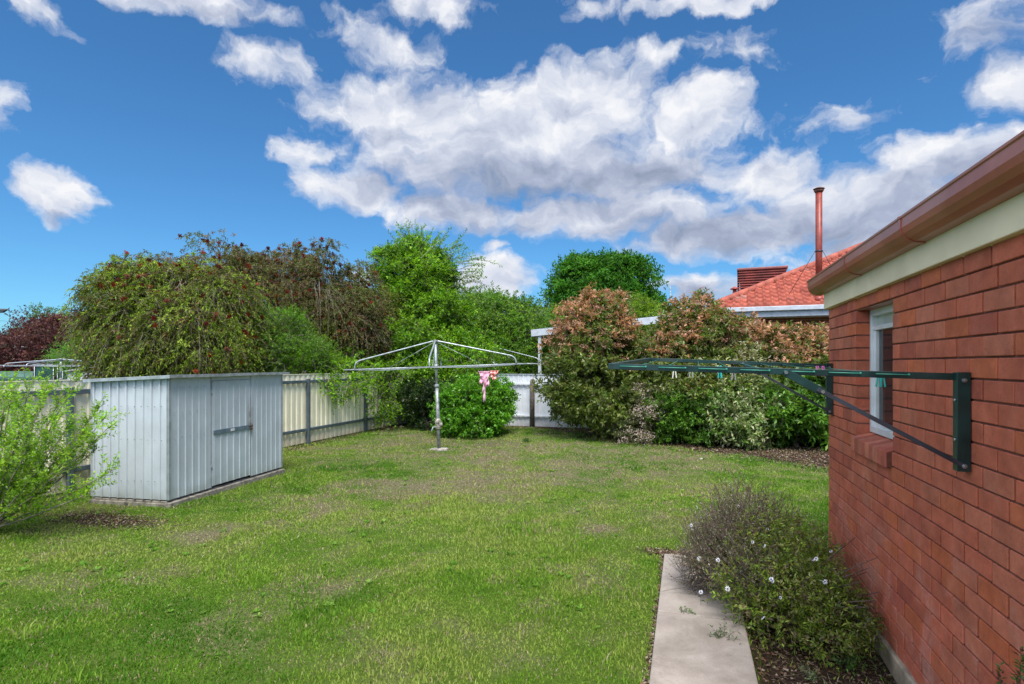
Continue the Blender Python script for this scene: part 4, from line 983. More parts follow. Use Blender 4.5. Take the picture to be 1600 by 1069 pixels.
for (yy, arm0, arm1, zt) in ((NY, A0, A1, 1.668), (FY, B0, B1, 1.712)):
    wl = Vector((WX-.030, yy-.036, zt-.40)); jt = arm0.lerp(arm1, .455)+Vector((0,-.022,-.004)); kn = jt.lerp(wl, .22)
    mb = MB(); mb.bar(jt-O, kn-O, .016, .036); st = mb.build('strut_channel', M['dark_green_metal'], cl, .0015)
    mb = MB(); mb.bar(jt.lerp(wl,.19)-Vector((0,.012,0))-O, wl-Vector((0,.012,0))-O, .006, .019); mb.build('strut', M['strut_metal'], cl, .001)
    mb = MB()
    for p in (jt, kn, wl): mb.tube([p-O+Vector((0,-.006,0)), p-O+Vector((0,-.020,0))], .008, 8)
    mb.each('bolt', M['screw'], st)
# clothes pegs on the lines
peg_defs = [(1054,.0,'peg_white','faded white peg on the outer end of the near arm'),(1080,0,'peg_grey','dull grey peg between the white peg and the teal peg'),(1125,0,'peg_teal','teal peg alone on the outer half of the wall clothesline'),
            (1146,0,'peg_grey','pale grey peg just right of the lone teal peg'),(1373,0,'peg_teal','left teal peg of the pair in front of the window'),(1379,0,'peg_teal','right teal peg of the pair in front of the window'),
            (1277,1,'peg_pink','left pink peg near the far bracket'),(1286,1,'peg_pink','right pink peg near the far bracket')]
for i, (px, far, mt, lab) in enumerate(peg_defs):
    y = NY+.05 if not far else 4.3
    if px in (1054,1080,1125,1146): y = NY+.22+.1*(i%3)
    dv = C(px, 570, 1); x = dv.x*y/dv.y
    t = (WX-.045-x)/1.53; z = (A0.lerp(A1,t)*(1-(y-NY)/2.41)+B0.lerp(B1,t)*((y-NY)/2.41)).z
    pg = thing('clothes_peg', lab, 'clothes peg', (x,y,z-.004), rd.uniform(-.6,.6), 'pegs on the wall clothesline')
    for s in (-1,1):
        mb = MB(); mb.prism([(s*.003,.016),(s*.010,.012),(s*.007,-.012),(s*.013,-.052),(s*.007,-.055),(s*.0015,-.010)][::s], 'y', -.005, .005); mb.build('leg', M[mt], pg, .001)
    MB().tube([(-.010,0,-.008),(.010,0,-.008)], .004, 7).build('spring', M['screw'], pg)

# ---------------------------------------------------------------- rotary hoists
def make_hoist(label, loc, rz, ht=2.17, hf=1.66, L=1.82, group='rotary clothes hoists', lean=0.0, gear=True):
    rt = thing('rotary_clothes_hoist', label, 'clothes hoist', loc, rz, group); rt.rotation_euler = (0,-lean,rz)
    MB().tube([(0,0,-.1),(0,0,1.28)], .036, 12).build('lower_post', M['galv_dark'], rt)
    MB().tube([(0,0,1.26),(0,0,ht)], .027, 12).build('upper_post', M['galv'], rt)
    MB().tube([(0,0,1.24),(0,0,1.25),(0,0,1.30),(0,0,1.31)], [.036,.046,.046,.03], 12).build('collar', M['galv_dark'], rt)
    mb = MB(); mb.tube([(0,0,ht-.03),(0,0,ht+.02),(0,0,ht+.03)], [.045,.045,.02], 10); mb.tube([(0,0,hf-.05),(0,0,hf+.05)], .040, 10); mb.each('hub', M['galv_dark'], rt)
    if gear:
        mb = MB(); mb.tube([(0,0,.40),(0,0,.42),(0,0,.60),(0,0,.63)], [.04,.058,.055,.038], 12); mb.tube([(.02,0,.50),(.085,.0,.50)], .045, 10); mb.tube([(-.02,0,.55),(-.055,-.02,.55)], .03, 8); mb.tube([(.0,-.02,.57),(.0,-.075,.57)], .03, 8)
        gr = mb.build('winding_gear', M['gear'], rt, .004)
        MB().tube([(-.03,-.04,.47),(-.10,-.06,.46),(-.13,-.07,.40),(-.13,-.11,.40)], .009, 7).build('crank_handle', M['galv'], gr)
        import bmesh
        mb = MB(); n = 22; vs = [(0,0,.035)]; rr = random.Random(6)
        for k in range(n):
            a = 2*PI*k/n; r_ = .17*(1+rr.uniform(-.16,.16)); vs.append((math.cos(a)*r_, math.sin(a)*r_, .026))
        for k in range(n):
            a = 2*PI*k/n; vs.append((vs[1+k][0]*1.06, vs[1+k][1]*1.06, -.06))
        fs = [(0,1+k,1+(k+1)%n) for k in range(n)]+[(1+k,1+n+k,1+n+(k+1)%n,1+(k+1)%n) for k in range(n)]
        mb.add(vs, fs); mb.build('concrete_base', M['rock'], rt)
    for k in range(4):
        a = k*PI/2; d = Vector((math.cos(a), math.sin(a), 0)); up = Vector((0,0,1))
        e = d*(L*.88)
        pts = [up*ht, up*ht+d*.06]
        b0 = up*(hf+.17)+e; b0 = up*ht*.0+up*(hf+(ht-hf)*.30)+e
        slope = (b0-(up*ht)).normalized()
        pts += [b0-slope*.14]
        for j in range(1, 7):
            th = j/6; p = (b0-slope*.14)*(1-th)**2+b0*2*th*(1-th)+(e+up*(hf+(ht-hf)*.30-.12))*th*th; pts.append(p)
        pts += [e+up*hf]
        ar = MB().tube(pts, .0145, 8).build('arm', M['galv'], rt)
        MB().tube([up*(hf-.0)+d*.03, up*hf+d*L], .011, 8).build('cross_tube', M['galv'], ar)
        MB().tube([up*(ht-.02)+d*.03, up*hf+d*(L*.52)], .0035, 5).build('stay', M['galv'], ar)
    mb = MB()
    for q in (.42,.58,.74,.87,.995):
        for k in range(4):
            a = k*PI/2; b = a+PI/2
            p = Vector((math.cos(a)*L*q, math.sin(a)*L*q, hf-.005)); s = Vector((math.cos(b)*L*q, math.sin(b)*L*q, hf-.005))
            mb.tube([p, p.lerp(s,.5)-Vector((0,0,.03*q)), s], .0032, 4)
    mb.build('wires', M['galv'], rt)
    return rt
b = G(686, 703)
hoist = make_hoist('galvanised rotary clothes hoist standing on the lawn with pink clothes', (b.x,b.y,0), TH+.06, lean=.034)
c = C(771, 570, 19.5); make_hoist('rotary clothes hoist next door showing just above the white back fence', (c.x,c.y,0), TH-.3, 2.29, 1.74, 1.8, gear=False)
c = C(95, 570, 17.0); make_hoist('low rotary clothes hoist next door beside the green shade cloth shelter', (c.x,c.y,0), TH+.15, 1.86, 1.68, 1.7, gear=False)

# clothes on the hoist
def cloth_mat(name, c1, c2, sc):
    t = NT(name); o = t.obj(); n = t.noise(6, 3, o)
    wv = t.n('ShaderNodeTexWave', wave_type='BANDS', bands_direction='X'); wv.inputs['Scale'].default_value = sc; wv.inputs['Distortion'].default_value = 3; t.t.links.new(o, wv.inputs['Vector'])
    return t.done(t.bsdf(t.mix(t.ramp(wv.outputs['Fac'], [(.45,0),(.6,1)]), c1, c2), .85, 0, .2))
def garment(name, label, px, py0, Yd, wpx, strips, mat):
    c = C(px, py0, Yd); rt = bpy.data.objects.new('x', None)
    rd = random.Random(px); V = []; Fc = []; w_ = wpx*Yd/F
    for (u0, u1, len_) in strips:
        nu, nv = 9, 16; b0 = len(V)
        for j in range(nv+1):
            v = j/nv
            for i in range(nu+1):
                u = u0+(u1-u0)*(.5+(i/nu-.5)*(1-.55*v+.25*math.sin(v*7+px+u0*9)))+.10*math.sin(v*3+u0*5)
                x = (u-.5)*w_; y = .022*math.sin(i*1.5+j*.35+px)+.02*math.sin(j*.8); z = -len_*v*(1+.06*math.sin(i*1.3))
                V.append((x, y, z))
        for j in range(nv):
            for i in range(nu): Fc.append((b0+j*(nu+1)+i, b0+j*(nu+1)+i+1, b0+(j+1)*(nu+1)+i+1, b0+(j+1)*(nu+1)+i))
    o = np_mesh(name, V, Fc, mat, smooth=True); o.location = c; o.rotation_euler = (0,0,TH)
    m = o.modifiers.new('thick','SOLIDIFY'); m.thickness = .004
    return tag(o, label, 'clothing')
pink = cloth_mat('pink_white_knit', (.74,.22,.36), (.80,.66,.78), 14)
garment('striped_top', 'pink and white striped garment with one long hanging strip on the hoist wire', 757, 580, 11.6, 20, [(0,.38,.26),(.30,.72,.42),(.45,.72,.60),(.60,1,.30)], pink)
garment('small_pink_cloth', 'small salmon pink cloth pegged at the right of the striped garment', 771, 579, 11.6, 14, [(0,.5,.15),(.4,1.0,.19)], cloth_mat('salmon_cloth', (.80,.26,.22), (.78,.50,.46), 5))

# ---------------------------------------------------------------- garden shed
sh = thing('garden_shed', 'low galvanised sheet metal garden shed with one door', 'shed', (-5.91,5.38,0), math.radians(5.3))
SL, SW, SB = 2.28, 1.10, .085    # length along y, width towards -x, base height
def ribbed(mb, p0, p1, z0, z1a, z1b, nrm, pitch=.125, rib=.022, dep=.007, start=.03):
    """upright ribbed sheet from p0 to p1; top edge from z1a to z1b"""
    p0 = Vector((*p0,0)); p1 = Vector((*p1,0)); d = p1-p0; L = d.length; d.normalize(); n = Vector((*nrm,0))
    st = [(0,0)]; x = start
    while x+rib < L:
        st += [(x,0),(x+.004,1),(x+rib-.004,1),(x+rib,0)]; x += pitch
    st.append((L,0)); vs = []; fs = []
    for (s, o_) in st:
        p = p0+d*s+n*dep*o_; zt = z1a+(z1b-z1a)*s/L
        vs += [(p.x,p.y,z0),(p.x,p.y,zt)]
    for i in range(len(st)-1): fs.append((2*i,2*i+2,2*i+3,2*i+1))
    mb.add(vs, fs); return mb
ZF, ZB = 1.545, 1.495    # front eave, back eave
mb = MB(); ribbed(mb, (0,0),(0,.715), SB, ZF, ZF, (1,0), .115, .030); ribbed(mb, (0,1.505),(0,SL), SB, ZF, ZF, (1,0), .115, .030)
ribbed(mb, (-SW,0),(0,0), SB, ZB, ZF, (0,-1), .118, .026, .018); ribbed(mb, (0,SL),(-SW,SL), SB, ZF, ZB, (0,1), .118, .020, .011); ribbed(mb, (-SW,SL),(-SW,0), SB, ZB, ZB, (-1,0), .118)
mb.add([(0,.715,ZF-.055),(0,1.505,ZF-.055),(0,1.505,ZF),(0,.715,ZF)], [(0,1,2,3)])
mb.build('wall', M['shed'], sh)
mb = MB(); ribbed(mb, (.004,.722),(.004,1.498), SB+.02, ZF-.06, ZF-.06, (1,0), .128, .034, .007)
mb.box((.003,.722,SB+.02),(.012,.736,ZF-.06)); mb.box((.003,1.484,SB+.02),(.012,1.498,ZF-.06)); mb.box((.003,.722,ZF-.075),(.012,1.498,ZF-.06))
dr = mb.build('door', M['shed'], sh)
mb = MB(); mb.box((.012,.745,.775),(.020,1.465,.835)); bar = mb.build('brace_bar', M['shed_bar'], dr, .002)
mb = MB(); mb.box((.0205,1.065,.788),(.0215,1.145,.822)); mb.build('label_plate', mat_plain('white_plate',(.7,.7,.7),.5), bar)
mb = MB(); mb.box((.014,1.45,.80),(.022,1.54,.822)); mb.tube([(.018,1.495,.83),(.018,1.495,.845),(.045,1.495,.845),(.045,1.495,.80)], .006, 6); mb.box((.02,1.478,.755),(.038,1.512,.792)); mb.build('latch', mat_plain('rusty_latch',(.10,.06,.045),.6,.3), dr, .003)
mb = MB()
for z in (.35, 1.33): mb.tube([(.008,.717,z-.03),(.008,.717,z+.03)], .007, 6)
mb.each('hinge', M['galv_dark'], dr)
mb = MB(); mb.box((-.006,-.006,SB),(.012,.03,ZF)); mb.box((-.006,SL-.03,SB),(.012,SL+.006,ZF)); mb.box((-SW-.006,-.008,SB),(-SW+.02,.02,ZB)); mb.box((-.02,-.0115,SB),(-.006,0,ZF)); mb.box((.0015,.700,SB),(.0065,.716,ZF)); mb.box((.0015,1.506,SB),(.0065,1.52,ZF)); mb.each('corner_trim', M['shed_trim'], sh)
mb = MB()
vs = [(-SW-.05,-.05,ZB),(.06,-.05,ZF+.004),(.06,SL+.10,ZF+.004),(-SW-.05,SL+.1,ZB)]; mb.add(vs+[(x,y,z+.028) for x,y,z in vs], [(3,2,1,0),(4,5,6,7),(0,1,5,4),(1,2,6,5),(2,3,7,6),(3,0,4,7)])
rf = mb.build('roof', M['shed_trim'], sh, .003)
mb = MB(); mb.box((.061,-.06,ZF-.002),(.072,1.0,ZF+.036)); mb.box((.061,1.005,ZF+.002),(.072,SL+.11,ZF+.040)); 
mb.add([(-SW-.06,-.062,ZB-.01),(.07,-.062,ZF-.006),(.07,-.062,ZF+.03),(-SW-.06,-.062,ZB+.026),(-SW-.06,-.051,ZB-.01),(.07,-.051,ZF-.006),(.07,-.051,ZF+.03),(-SW-.06,-.051,ZB+.026)], [(0,1,2,3),(7,6,5,4),(0,4,5,1),(1,5,6,2),(2,6,7,3),(3,7,4,0)]); mb.build('roof_flashing', M['galv'], rf)
mb = MB(); mb.box((-.02,-.02,-.06),(.040,SL+.02,SB-.03)); mb.box((-SW-.02,-.02,-.06),(-.02,-.004,SB-.04)); mb.box((-SW,-.004,-.06),(-.02,SL,SB-.015)); mb.build('base_timber', M['timber'], sh, .006)
mb = MB(); rr = random.Random(5)
for z in (.30,.80,1.20,1.42):
    for k in range(11): mb.tube([(-.08-k*.095,-.017,z+rr.uniform(-.01,.01)),(-.08-k*.095,-.022,z)], .005, 6)
for z in (.82,1.12,1.42):
    for k in range(5): mb.tube([(.007,.08+k*.125,z+rr.uniform(-.008,.008)),(.012,.08+k*.125,z)], .005, 6)
mb.each('rivet', M['galv_dark'], sh)

# ---------------------------------------------------------------- fences
def fence_sheet(mb, a, b, z0, z1, nrm, pitch=.165):
    p0 = Vector((*a,0)); p1 = Vector((*b,0)); d = p1-p0; L = d.length; d.normalize(); n = Vector((*nrm,0)); st = []; x = 0
    while x < L:
        st += [(x,0),(x+.075,0),(x+.087,1),(x+pitch-.012,1)]; x += pitch
    vs = []; fs = []; rr = random.Random(int(L*100))
    for s, o_ in st:
        p = p0+d*min(s,L)+n*((.018 if pitch > .15 else .010)*o_-.009); vs += [(p.x,p.y,z0),(p.x,p.y,z1)]
    for i in range(len(st)-1): fs.append((2*i,2*i+2,2*i+3,2*i+1))
    mb.add(vs, fs)
FX = -7.86; FH = 1.49
fl = thing('cream_metal_fence', 'cream ribbed metal fence with slate grey rails along the left side', 'fence', (FX,10,0))
posts = [15.25,12.95,10.62,8.2,5.6,3.2,.8]
mb = MB(); fence_sheet(mb, (0,-10.5),(0,5.35), .02, FH, (1,0), .17); mb.build('sheeting', M['cream_sheet'], fl)
for i in range(len(posts)-1):
    y1, y0 = posts[i]-10-.035, posts[i+1]-10+.035
    for z in (.30, 1.335): mb = MB(); mb.box((.018,y0,z-.03),(.055,y1,z+.035)); mb.build('rail', M['rail'], fl, .004)
for p in posts: mb = MB(); mb.box((.016,p-10-.035,-.1),(.075,p-10+.035,1.40)); mb.build('post', M['rail'], fl, .004)
mb = MB(); mb.box((-.018,-10.5,FH),(.018,5.3,FH+.012)); mb.build('capping', M['cream_sheet'], fl)
BY = 15.3
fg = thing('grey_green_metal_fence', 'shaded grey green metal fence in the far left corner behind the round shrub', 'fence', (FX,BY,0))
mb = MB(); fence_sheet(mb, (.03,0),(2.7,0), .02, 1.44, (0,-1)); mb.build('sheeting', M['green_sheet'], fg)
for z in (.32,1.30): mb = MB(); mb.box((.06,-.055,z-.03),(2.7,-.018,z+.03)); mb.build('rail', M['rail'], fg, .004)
fw = thing('white_metal_fence', 'white painted metal fence with a timber post between the round shrub and the hedge', 'fence', (FX+2.72,BY-.02,0))
WL = 9.2
mb = MB(); fence_sheet(mb, (0,0),(WL,0), .01, 1.43, (0,-1), .145); mb.build('sheeting', M['white_sheet'], fw)
for z in (.30,1.17): mb = MB(); mb.box((0,-.060,z-.022),(WL,-.018,z+.022)); mb.build('rail', M['white_sheet'], fw, .004)
mb = MB(); mb.box((0,-.022,1.43),(WL,.022,1.445)); mb.build('capping', M['soft_white'], fw)
pc = C(828, 600, 15.45).x-(FX+2.72)
for k in (-.0,2.5,5.0,7.5):
    x = pc+k
    if x < WL: mb = MB(); mb.tube([(x,-.11,-.1),(x,-.11,1.24),(x,-.11,1.29),(x,-.11,1.31)], [.066,.064,.05,.02], 14); mb.build('timber_post', M['timber_post'], fw)

# ---------------------------------------------------------------- neighbour behind: tiled house
A = C(1108, 482, 17.2); rz = math.radians(-4.8)
nh = thing('tiled_roof_house', 'neighbouring house with orange red tiled hip roof and white gutter', 'house', (A.x,A.y,0), rz)
EZ = A.z; tp_ = .50
def tiles(mb, L, depth, frame, rowh=.30, pw=.21):
    """frame: function (a, b, h) -> xyz, a along the eave, b inward, h up off the plane"""
    rows = int(depth/rowh)+1; na = int(L/pw*6)
    rr = random.Random(int(L*10))
    for r in range(rows):
        b0 = r*rowh-.04; b1 = min((r+1)*rowh+.02, depth)
        vs = []; fs = []; js = [rr.uniform(-.004,.006) for _ in range(int(L/pw)+3)]; cs = [rr.random() for _ in js]
        cols = []
        for i in range(na+1):
            a = i*L/na; ph = (a/pw) % 1; ti = int(a/pw)
            hw = .030*math.sin(ph*PI)**2 if ph < .62 else .030*math.sin(.62*PI)**2*(1-(ph-.62)/.38)
            hw = .050*max(0, math.sin(min(1,ph/.55)*PI)) + (.012 if ph > .9 else 0)
            for (bb, hh) in ((b0, .0), (b0+.001, .075), (b1, .008)):
                aa = min(max(a, bb), L-bb) if L > 2*bb else L/2
                vs.append(frame(aa, max(bb, -.04), hh+(hw if hh > 0 else 0)+js[ti]))
                k = cs[ti]; cols.append((.38*(.75+.45*k), .095*(.7+.6*k), .062*(.7+.6*k)) if k < .97 else (.36,.17,.13))
        for i in range(na):
            fs += [(3*i,3*i+3,3*i+4,3*i+1),(3*i+1,3*i+4,3*i+5,3*i+2)]
        bse = len(mb.v); mb.v += vs; mb.f += [tuple(bse+q for q in f) for f in fs]; mb.c += cols; mb.sm += [False]*len(fs)
t = NT('terracotta_tile'); o = t.obj(); a = t.n('ShaderNodeAttribute', attribute_name='Col').outputs['Color']
n = t.noise(3.5, 7, o, .7); c = t.mix(1, a, t.ramp(t.noise(14,4,o), [(.3,(.8,.8,.8)),(.7,(1.15,1.15,1.15))]), 'MULTIPLY'); c = t.mix(t.ramp(n,[(.52,0),(.66,.5)]), c, (.13,.055,.045)); c = t.mix(t.ramp(t.noise(9,6,o,.7),[(.62,0),(.7,.5)]), c, (.45,.35,.30))
M['tile'] = t.done(t.bsdf(c, .75, 0, .3))
HL, HD = 14.0, 5.4
mb = MB(); tiles(mb, HL, HD, lambda a, b, h: (a, b, EZ+b*tp_+h)); rfo = mb.build('roof', M['tile'], nh)
mb = MB(); tiles(mb, 2*HD, HD, lambda a, b, h: (b, 2*HD-a, EZ+b*tp_+h)); mb.build('roof', M['tile'], nh)
mb = MB(); mb.add([(0,2*HD,EZ),(HL,2*HD,EZ),(HL-HD,HD,EZ+HD*tp_),(HD,HD,EZ+HD*tp_),(HL,0,EZ)], [(0,1,2,3),(1,4,2)]); mb.build('roof', M['tile'], nh)
mb = MB(); rr = random.Random(9)
for (p, q) in (((0,0,EZ+.03),(HD,HD,EZ+HD*tp_+.03)),((0,2*HD,EZ+.03),(HD,HD,EZ+HD*tp_+.03)),((HD,HD,EZ+HD*tp_+.03),(HL-HD,HD,EZ+HD*tp_+.03))):
    p = Vector(p); q = Vector(q); n = int((q-p).length/.38)
    for k in range(n):
        a = p.lerp(q,k/n); b = p.lerp(q,(k+1.12)/n); kk = rr.uniform(.8,1.15); mb.cur = (.40*kk,.11*kk,.075*kk); mb.tube([a+Vector((0,0,.0)), b+Vector((0,0,.028))], [.125,.105], 10)
mb.each('ridge_tile', M['tile'], rfo)
mb = MB(); mb.box((-.08,-.13,EZ-.14),(HL,-.03,EZ-.01)); mb.box((-.12,-.13,EZ-.14),(-.02,2*HD,EZ-.01)); mb.build('gutter', M['soft_white'], nh, .012)
mb = MB(); mb.box((0,-.028,EZ-.30),(HL,.0,EZ-.02)); mb.box((.0,0,EZ-.30),(.03,2*HD,EZ-.02)); mb.box((.03,0,EZ-.31),(HL,.6,EZ-.29)); mb.build('eave', M['soft_white'], nh)
t = NT('orange_brickwork'); o = t.obj(); bt = t.n('ShaderNodeTexBrick'); t.t.links.new(t.mapv(o,(1,1,1)), bt.inputs['Vector'])
rotm = t.n('ShaderNodeMapping'); t.t.links.new(o, rotm.inputs['Vector']); rotm.inputs['Rotation'].default_value = (PI/2,0,0); t.t.links.new(rotm.outputs[0], bt.inputs['Vector'])
bt.inputs['Color1'].default_value = (.30,.09,.045,1); bt.inputs['Color2'].default_value = (.22,.07,.04,1); bt.inputs['Mortar'].default_value = (.3,.26,.22,1)
bt.inputs['Scale'].default_value = 1; bt.inputs['Brick Width'].default_value = .24; bt.inputs['Row Height'].default_value = .086; bt.inputs['Mortar Size'].default_value = .006
mb = MB(); mb.box((.6,.6,0),(HL-.6,2*HD-.6,EZ-.29)); mb.build('wall', t.done(t.bsdf(bt.outputs[0], .9, 0, .2)), nh)
# flue pipe with cap
red = mat_plain('red_flue_paint', (.26,.045,.030), .45, var=.15, scale=5)
fl_ = C(1279.5, 478, 16.4); lx = Vector((fl_.x-A.x, fl_.y-A.y, 0)); lx.rotate(Matrix.Rotation(-rz,3,'Z'))
fz = C(1279.5, 300, 16.4).z; x, y = lx.x, lx.y
fp = MB().tube([(x,y,EZ+y*tp_-.2),(x,y,fz)], .088, 14).build('flue_pipe', red, nh)
mb = MB(); mb.tube([(x,y,fz-.02),(x,y,fz+.03),(x,y,fz+.05)], [.10,.13,.13], 14); mb.tube([(x,y,fz+.075),(x,y,fz+.09),(x,y,fz+.13)], [.15,.15,.05], 14); mb.tube([(x,y,fz+.04),(x,y,fz+.085)], .05, 8); mb.build('flue_cap', mat_plain('rusted_cap',(.16,.07,.05),.6,.2), fp)
mb = MB(); zc = EZ+1.55; mb.tube([(x,y,zc-.02),(x,y,zc+.02)], .10, 12)
mb.tube([(x-.1,y,zc),(x-.75,y+.35,EZ+(y+.35)*tp_+.05)], .008, 5); mb.tube([(x+.1,y,zc),(x+.7,y+.5,EZ+(y+.5)*tp_+.05)], .008, 5); mb.build('flue_stay', M['strut_metal'], fp)
mb = MB(); mb.tube([(x,y,EZ+y*tp_-.05),(x,y,EZ+y*tp_+.12)], [.16,.095], 12); mb.build('flue_flashing', red, fp)
# evaporative cooler on the left slope (stands on the roof)
cp = C(1190, 440, 21.2); ck = thing('rooftop_cooler', 'slatted dark red box cooler sitting behind the hip of the tiled roof', 'rooftop cooler', (cp.x,cp.y,EZ+.7), rz)
mb = MB(); w0, w1, zt = .66, .78, C(1190,417,21.2).z-(EZ+.7)
vs = [(-w0,-.5,-.2),(w0,-.5,-.2),(w0,.6,-.2),(-w0,.6,-.2),(-w1,-.58,zt-.2),(w1,-.58,zt-.2),(w1,.68,zt-.2),(-w1,.68,zt-.2)]
mb.add(vs, [(0,3,2,1),(4,5,6,7),(0,1,5,4),(1,2,6,5),(2,3,7,6),(3,0,4,7)]); cred = mat_plain('dark_red_plastic', (.24,.050,.042), .6, var=.2, scale=3); mb.build('casing', cred, ck, .02)
mb = MB()
for k in range(9):
    z = .22+k*(zt-.45)/8.5; mb.box((-w1-.02,-.63,z),(w1+.02,-.56,z+.035)); mb.box((-w1-.05,-.6,z),(-w1+.02,.68,z+.035))
mb.each('louvre', cred, ck, .004)
mb = MB(); mb.box((-w1-.06,-.66,zt-.2),(w1+.06,.74,zt-.10)); mb.build('lid', mat_plain('faded_red_lid', (.22,.07,.065), .5), ck, .03, seg=2)
cp = C(1148, 460, 20.5); mb = MB(); z0 = EZ+.1; zt = C(1148,448,20.5).z
mb.tube([(0,0,0),(0,0,zt-z0-.06)], .07, 10); mb.tube([(0,0,zt-z0-.10),(0,0,zt-z0-.07),(0,0,zt-z0)], [.15,.15,.02], 12)
o = mb.build('roof_vent', red); o.location = (cp.x,cp.y,z0); tag(o, 'small capped red vent left of the rooftop cooler', 'roof vent')
# antenna mast and veranda
c = C(1052, 500, 19); c2 = C(1046, 440, 19); o = MB().tube([(0,0,-c.z),(0,0,0),Vector(c2)-Vector(c)], .018, 6).build('leaning_mast', M['galv_dark']); o.location = c; tag(o, 'thin leaning mast above the middle of the hedge', 'mast')
p1 = C(830, 521, 19.5); p2 = C(1108, 492, 17.6)
ve = thing('veranda', 'white edged veranda roof joined to the tiled house behind the hedge', 'veranda', (p1.x,p1.y,0))
d = Vector(p2)-Vector(p1); dn = Vector((-d.y, d.x, 0)).normalized()*2.6
o0 = Vector((0,0,p1.z)); mb = MB(); mb.bar(o0, o0+d, .04, .22); mb.bar(o0+dn*.02, o0+dn, .04, .22); mb.build('fascia', M['soft_white'], ve, .005)
mb = MB(); vs = [o0+Vector((0,0,.10)), o0+d+Vector((0,0,.10)), o0+d+dn+Vector((0,0,.16)), o0+dn+Vector((0,0,.16))]; mb.add([*vs, *[v+Vector((0,0,.03)) for v in vs]], [(3,2,1,0),(4,5,6,7),(0,1,5,4),(1,2,6,5),(2,3,7,6),(3,0,4,7)]); mb.build('roof', M['galv_dark'], ve)
for q in (.05,.5,.95): mb = MB(); e = o0+d*q+dn*.03; mb.box((e.x-.05,e.y-.05,0),(e.x+.05,e.y+.05,e.z-.08)); mb.build('post', M['soft_white'], ve)

# ---------------------------------------------------------------- neighbour left
c = C(80, 570, 20); sc_ = thing('shade_cloth_shelter', 'dark green cloth shelter beyond the fence at the left', 'shelter', (c.x,c.y,0), TH)
hz_ = C(80,571,20).z
mb = MB(); mb.box((-.55,0,0),(.10,.03,hz_)); mb.box((.42,0,0),(.98,.03,hz_+.02)); mb.box((-.55,.03,0),(-.52,2.2,hz_)); mb.box((.95,.03,0),(.98,2.2,hz_)); mb.box((.24,.01,0),(.42,.03,hz_)); mb.box((.10,.5,0),(.42,.53,hz_)); mb.each('cloth_wall', M['far_green'], sc_)
mb = MB()
for x in (-.56,.10,.24,.42,.99): mb.tube([(x,-.03,0),(x,-.03,hz_+.03)], .011, 6)
mb.each('pole', M['galv'], sc_)
mb = MB(); mb.box((-.6,-.06,hz_+.02),(1.05,2.3,hz_+.05)); mb.build('roof', M['galv'], sc_)
c = C(135, 570, 16.8); ns = thing('small_metal_shed', 'small pale ribbed metal shed beside the green cloth shelter', 'shed', (c.x,c.y,0), TH+.3)
mb = MB(); ribbed(mb, (-.45,0),(.9,0), 0, 1.50,1.50, (0,-1), .14,.03,.015); ribbed(mb, (-.45,1.6),(-.45,0), 0, 1.50,1.50, (-1,0), .14,.03,.015); ribbed(mb, (.9,0),(.9,1.6), 0,1.5,1.5,(1,0),.14,.03,.015); mb.build('wall', M['white_sheet'], ns)
mb = MB(); mb.prism([(-.52,1.50),(.22,1.62),(.97,1.50),(.97,1.53),(.22,1.65),(-.52,1.53)], 'y', -.08, 1.7); mb.build('roof', M['soft_white'], ns)
c = C(-40, 570, 19.5); gf = thing('green_metal_fence', 'low pale green metal fence next door at the far left', 'fence', (c.x,c.y,0), TH)
mb = MB(); fence_sheet(mb, (-4,0),(2.0,0), .0, 1.48, (0,-1), .3); mb.build('sheeting', mat_plain('pale_green_sheet', (.13,.25,.20), .6), gf)
mb = MB(); mb.box((-4,-.06,1.20),(2.0,-.02,1.28)); mb.build('rail', mat_plain('green_rail', (.06,.13,.11), .6), gf)
c = C(5, 570, 45); gh = thing('grey_roof_house', 'pale grey roofed house far behind the purple plum at the left edge', 'house', (c.x,c.y,0), TH)
hz2 = C(5, 562, 45).z; mb = MB(); mb.box((-9,0,0),(4,8,hz2)); mb.build('wall', mat_plain('cream_wall', (.45,.43,.38), .8), gh)
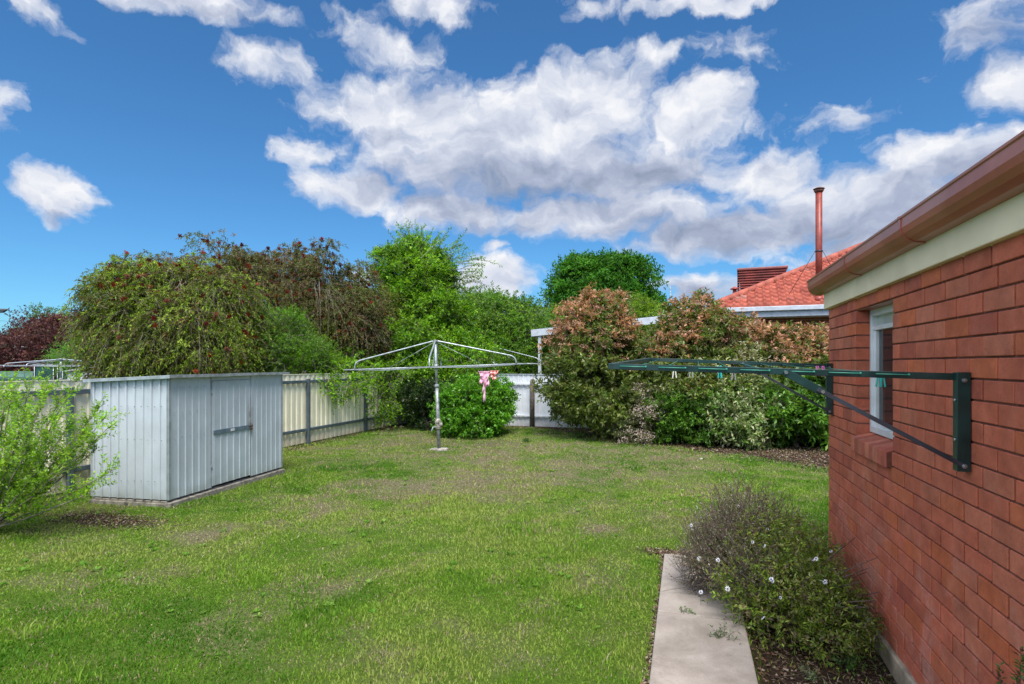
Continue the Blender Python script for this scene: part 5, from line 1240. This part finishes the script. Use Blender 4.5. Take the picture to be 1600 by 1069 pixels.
mb = MB(); mb.add([(-9.5,-.5,hz2),(4.5,-.5,hz2),(4.5,8.5,hz2),(-9.5,8.5,hz2),(-5,4,hz2+1.7),(0,4,hz2+1.7)], [(0,1,5,4),(1,2,5),(2,3,4,5),(3,0,4)]); mb.build('roof', mat_plain('grey_roof', (.40,.43,.46), .6), gh)
# street lamp just entering the frame
c = C(-60, 486, 34); lamp = thing('street_lamp', 'grey street lamp head entering at the left edge against the sky', 'street lamp', (c.x,c.y,0), TH)
mb = MB(); mb.tube([(0,0,0),(0,0,c.z-.6)], [.10,.07], 10); mb.tube([(0,0,c.z-.62),(.1,0,c.z-.15),(.9,0,c.z+.02),(1.75,0,c.z+.05)], [.06,.04,.035,.03], 8); mb.build('pole', M['galv_dark'], lamp)
mb = MB(); e = C(12,484,34)-Vector(c); ex = Vector((e.x,e.y,0)).length
mb.add([(ex-.95,-.16,c.z+.06),(ex,-.07,c.z+.08),(ex,.07,c.z+.08),(ex-.95,.16,c.z+.06),(ex-.8,-.15,c.z-.12),(ex-.28,-.08,c.z-.10),(ex-.28,.08,c.z-.10),(ex-.8,.15,c.z-.12),(ex-.95,-.10,c.z+.14),(ex-.1,-.04,c.z+.13),(ex-.1,.04,c.z+.13),(ex-.95,.1,c.z+.14)],
    [(0,1,5,4),(1,2,6,5),(2,3,7,6),(3,0,4,7),(4,5,6,7),(0,8,9,1),(1,9,10,2),(2,10,11,3),(3,11,8,0),(8,11,10,9)]); mb.build('lamp_head', mat_plain('dark_lamp',(.05,.06,.07),.5), lamp, .01)
# overhead wires
for k, (pa, pb, lab) in enumerate([((-200,478,40),(260,512,60),'upper thin overhead wire at the far left'),((-200,484,40),(260,530,60),'lower thin overhead wire at the far left')]):
    a = Vector(C(*pa)); b_ = Vector(C(*pb)); pts = [a.lerp(b_, i/12)-Vector((0,0,.5*math.sin(PI*i/12)))-a for i in range(13)]
    o = MB().tube(pts, .009, 4).build('overhead_wire', M['strut_metal']); o.location = a; tag(o, lab, 'wire', 'overhead wires')
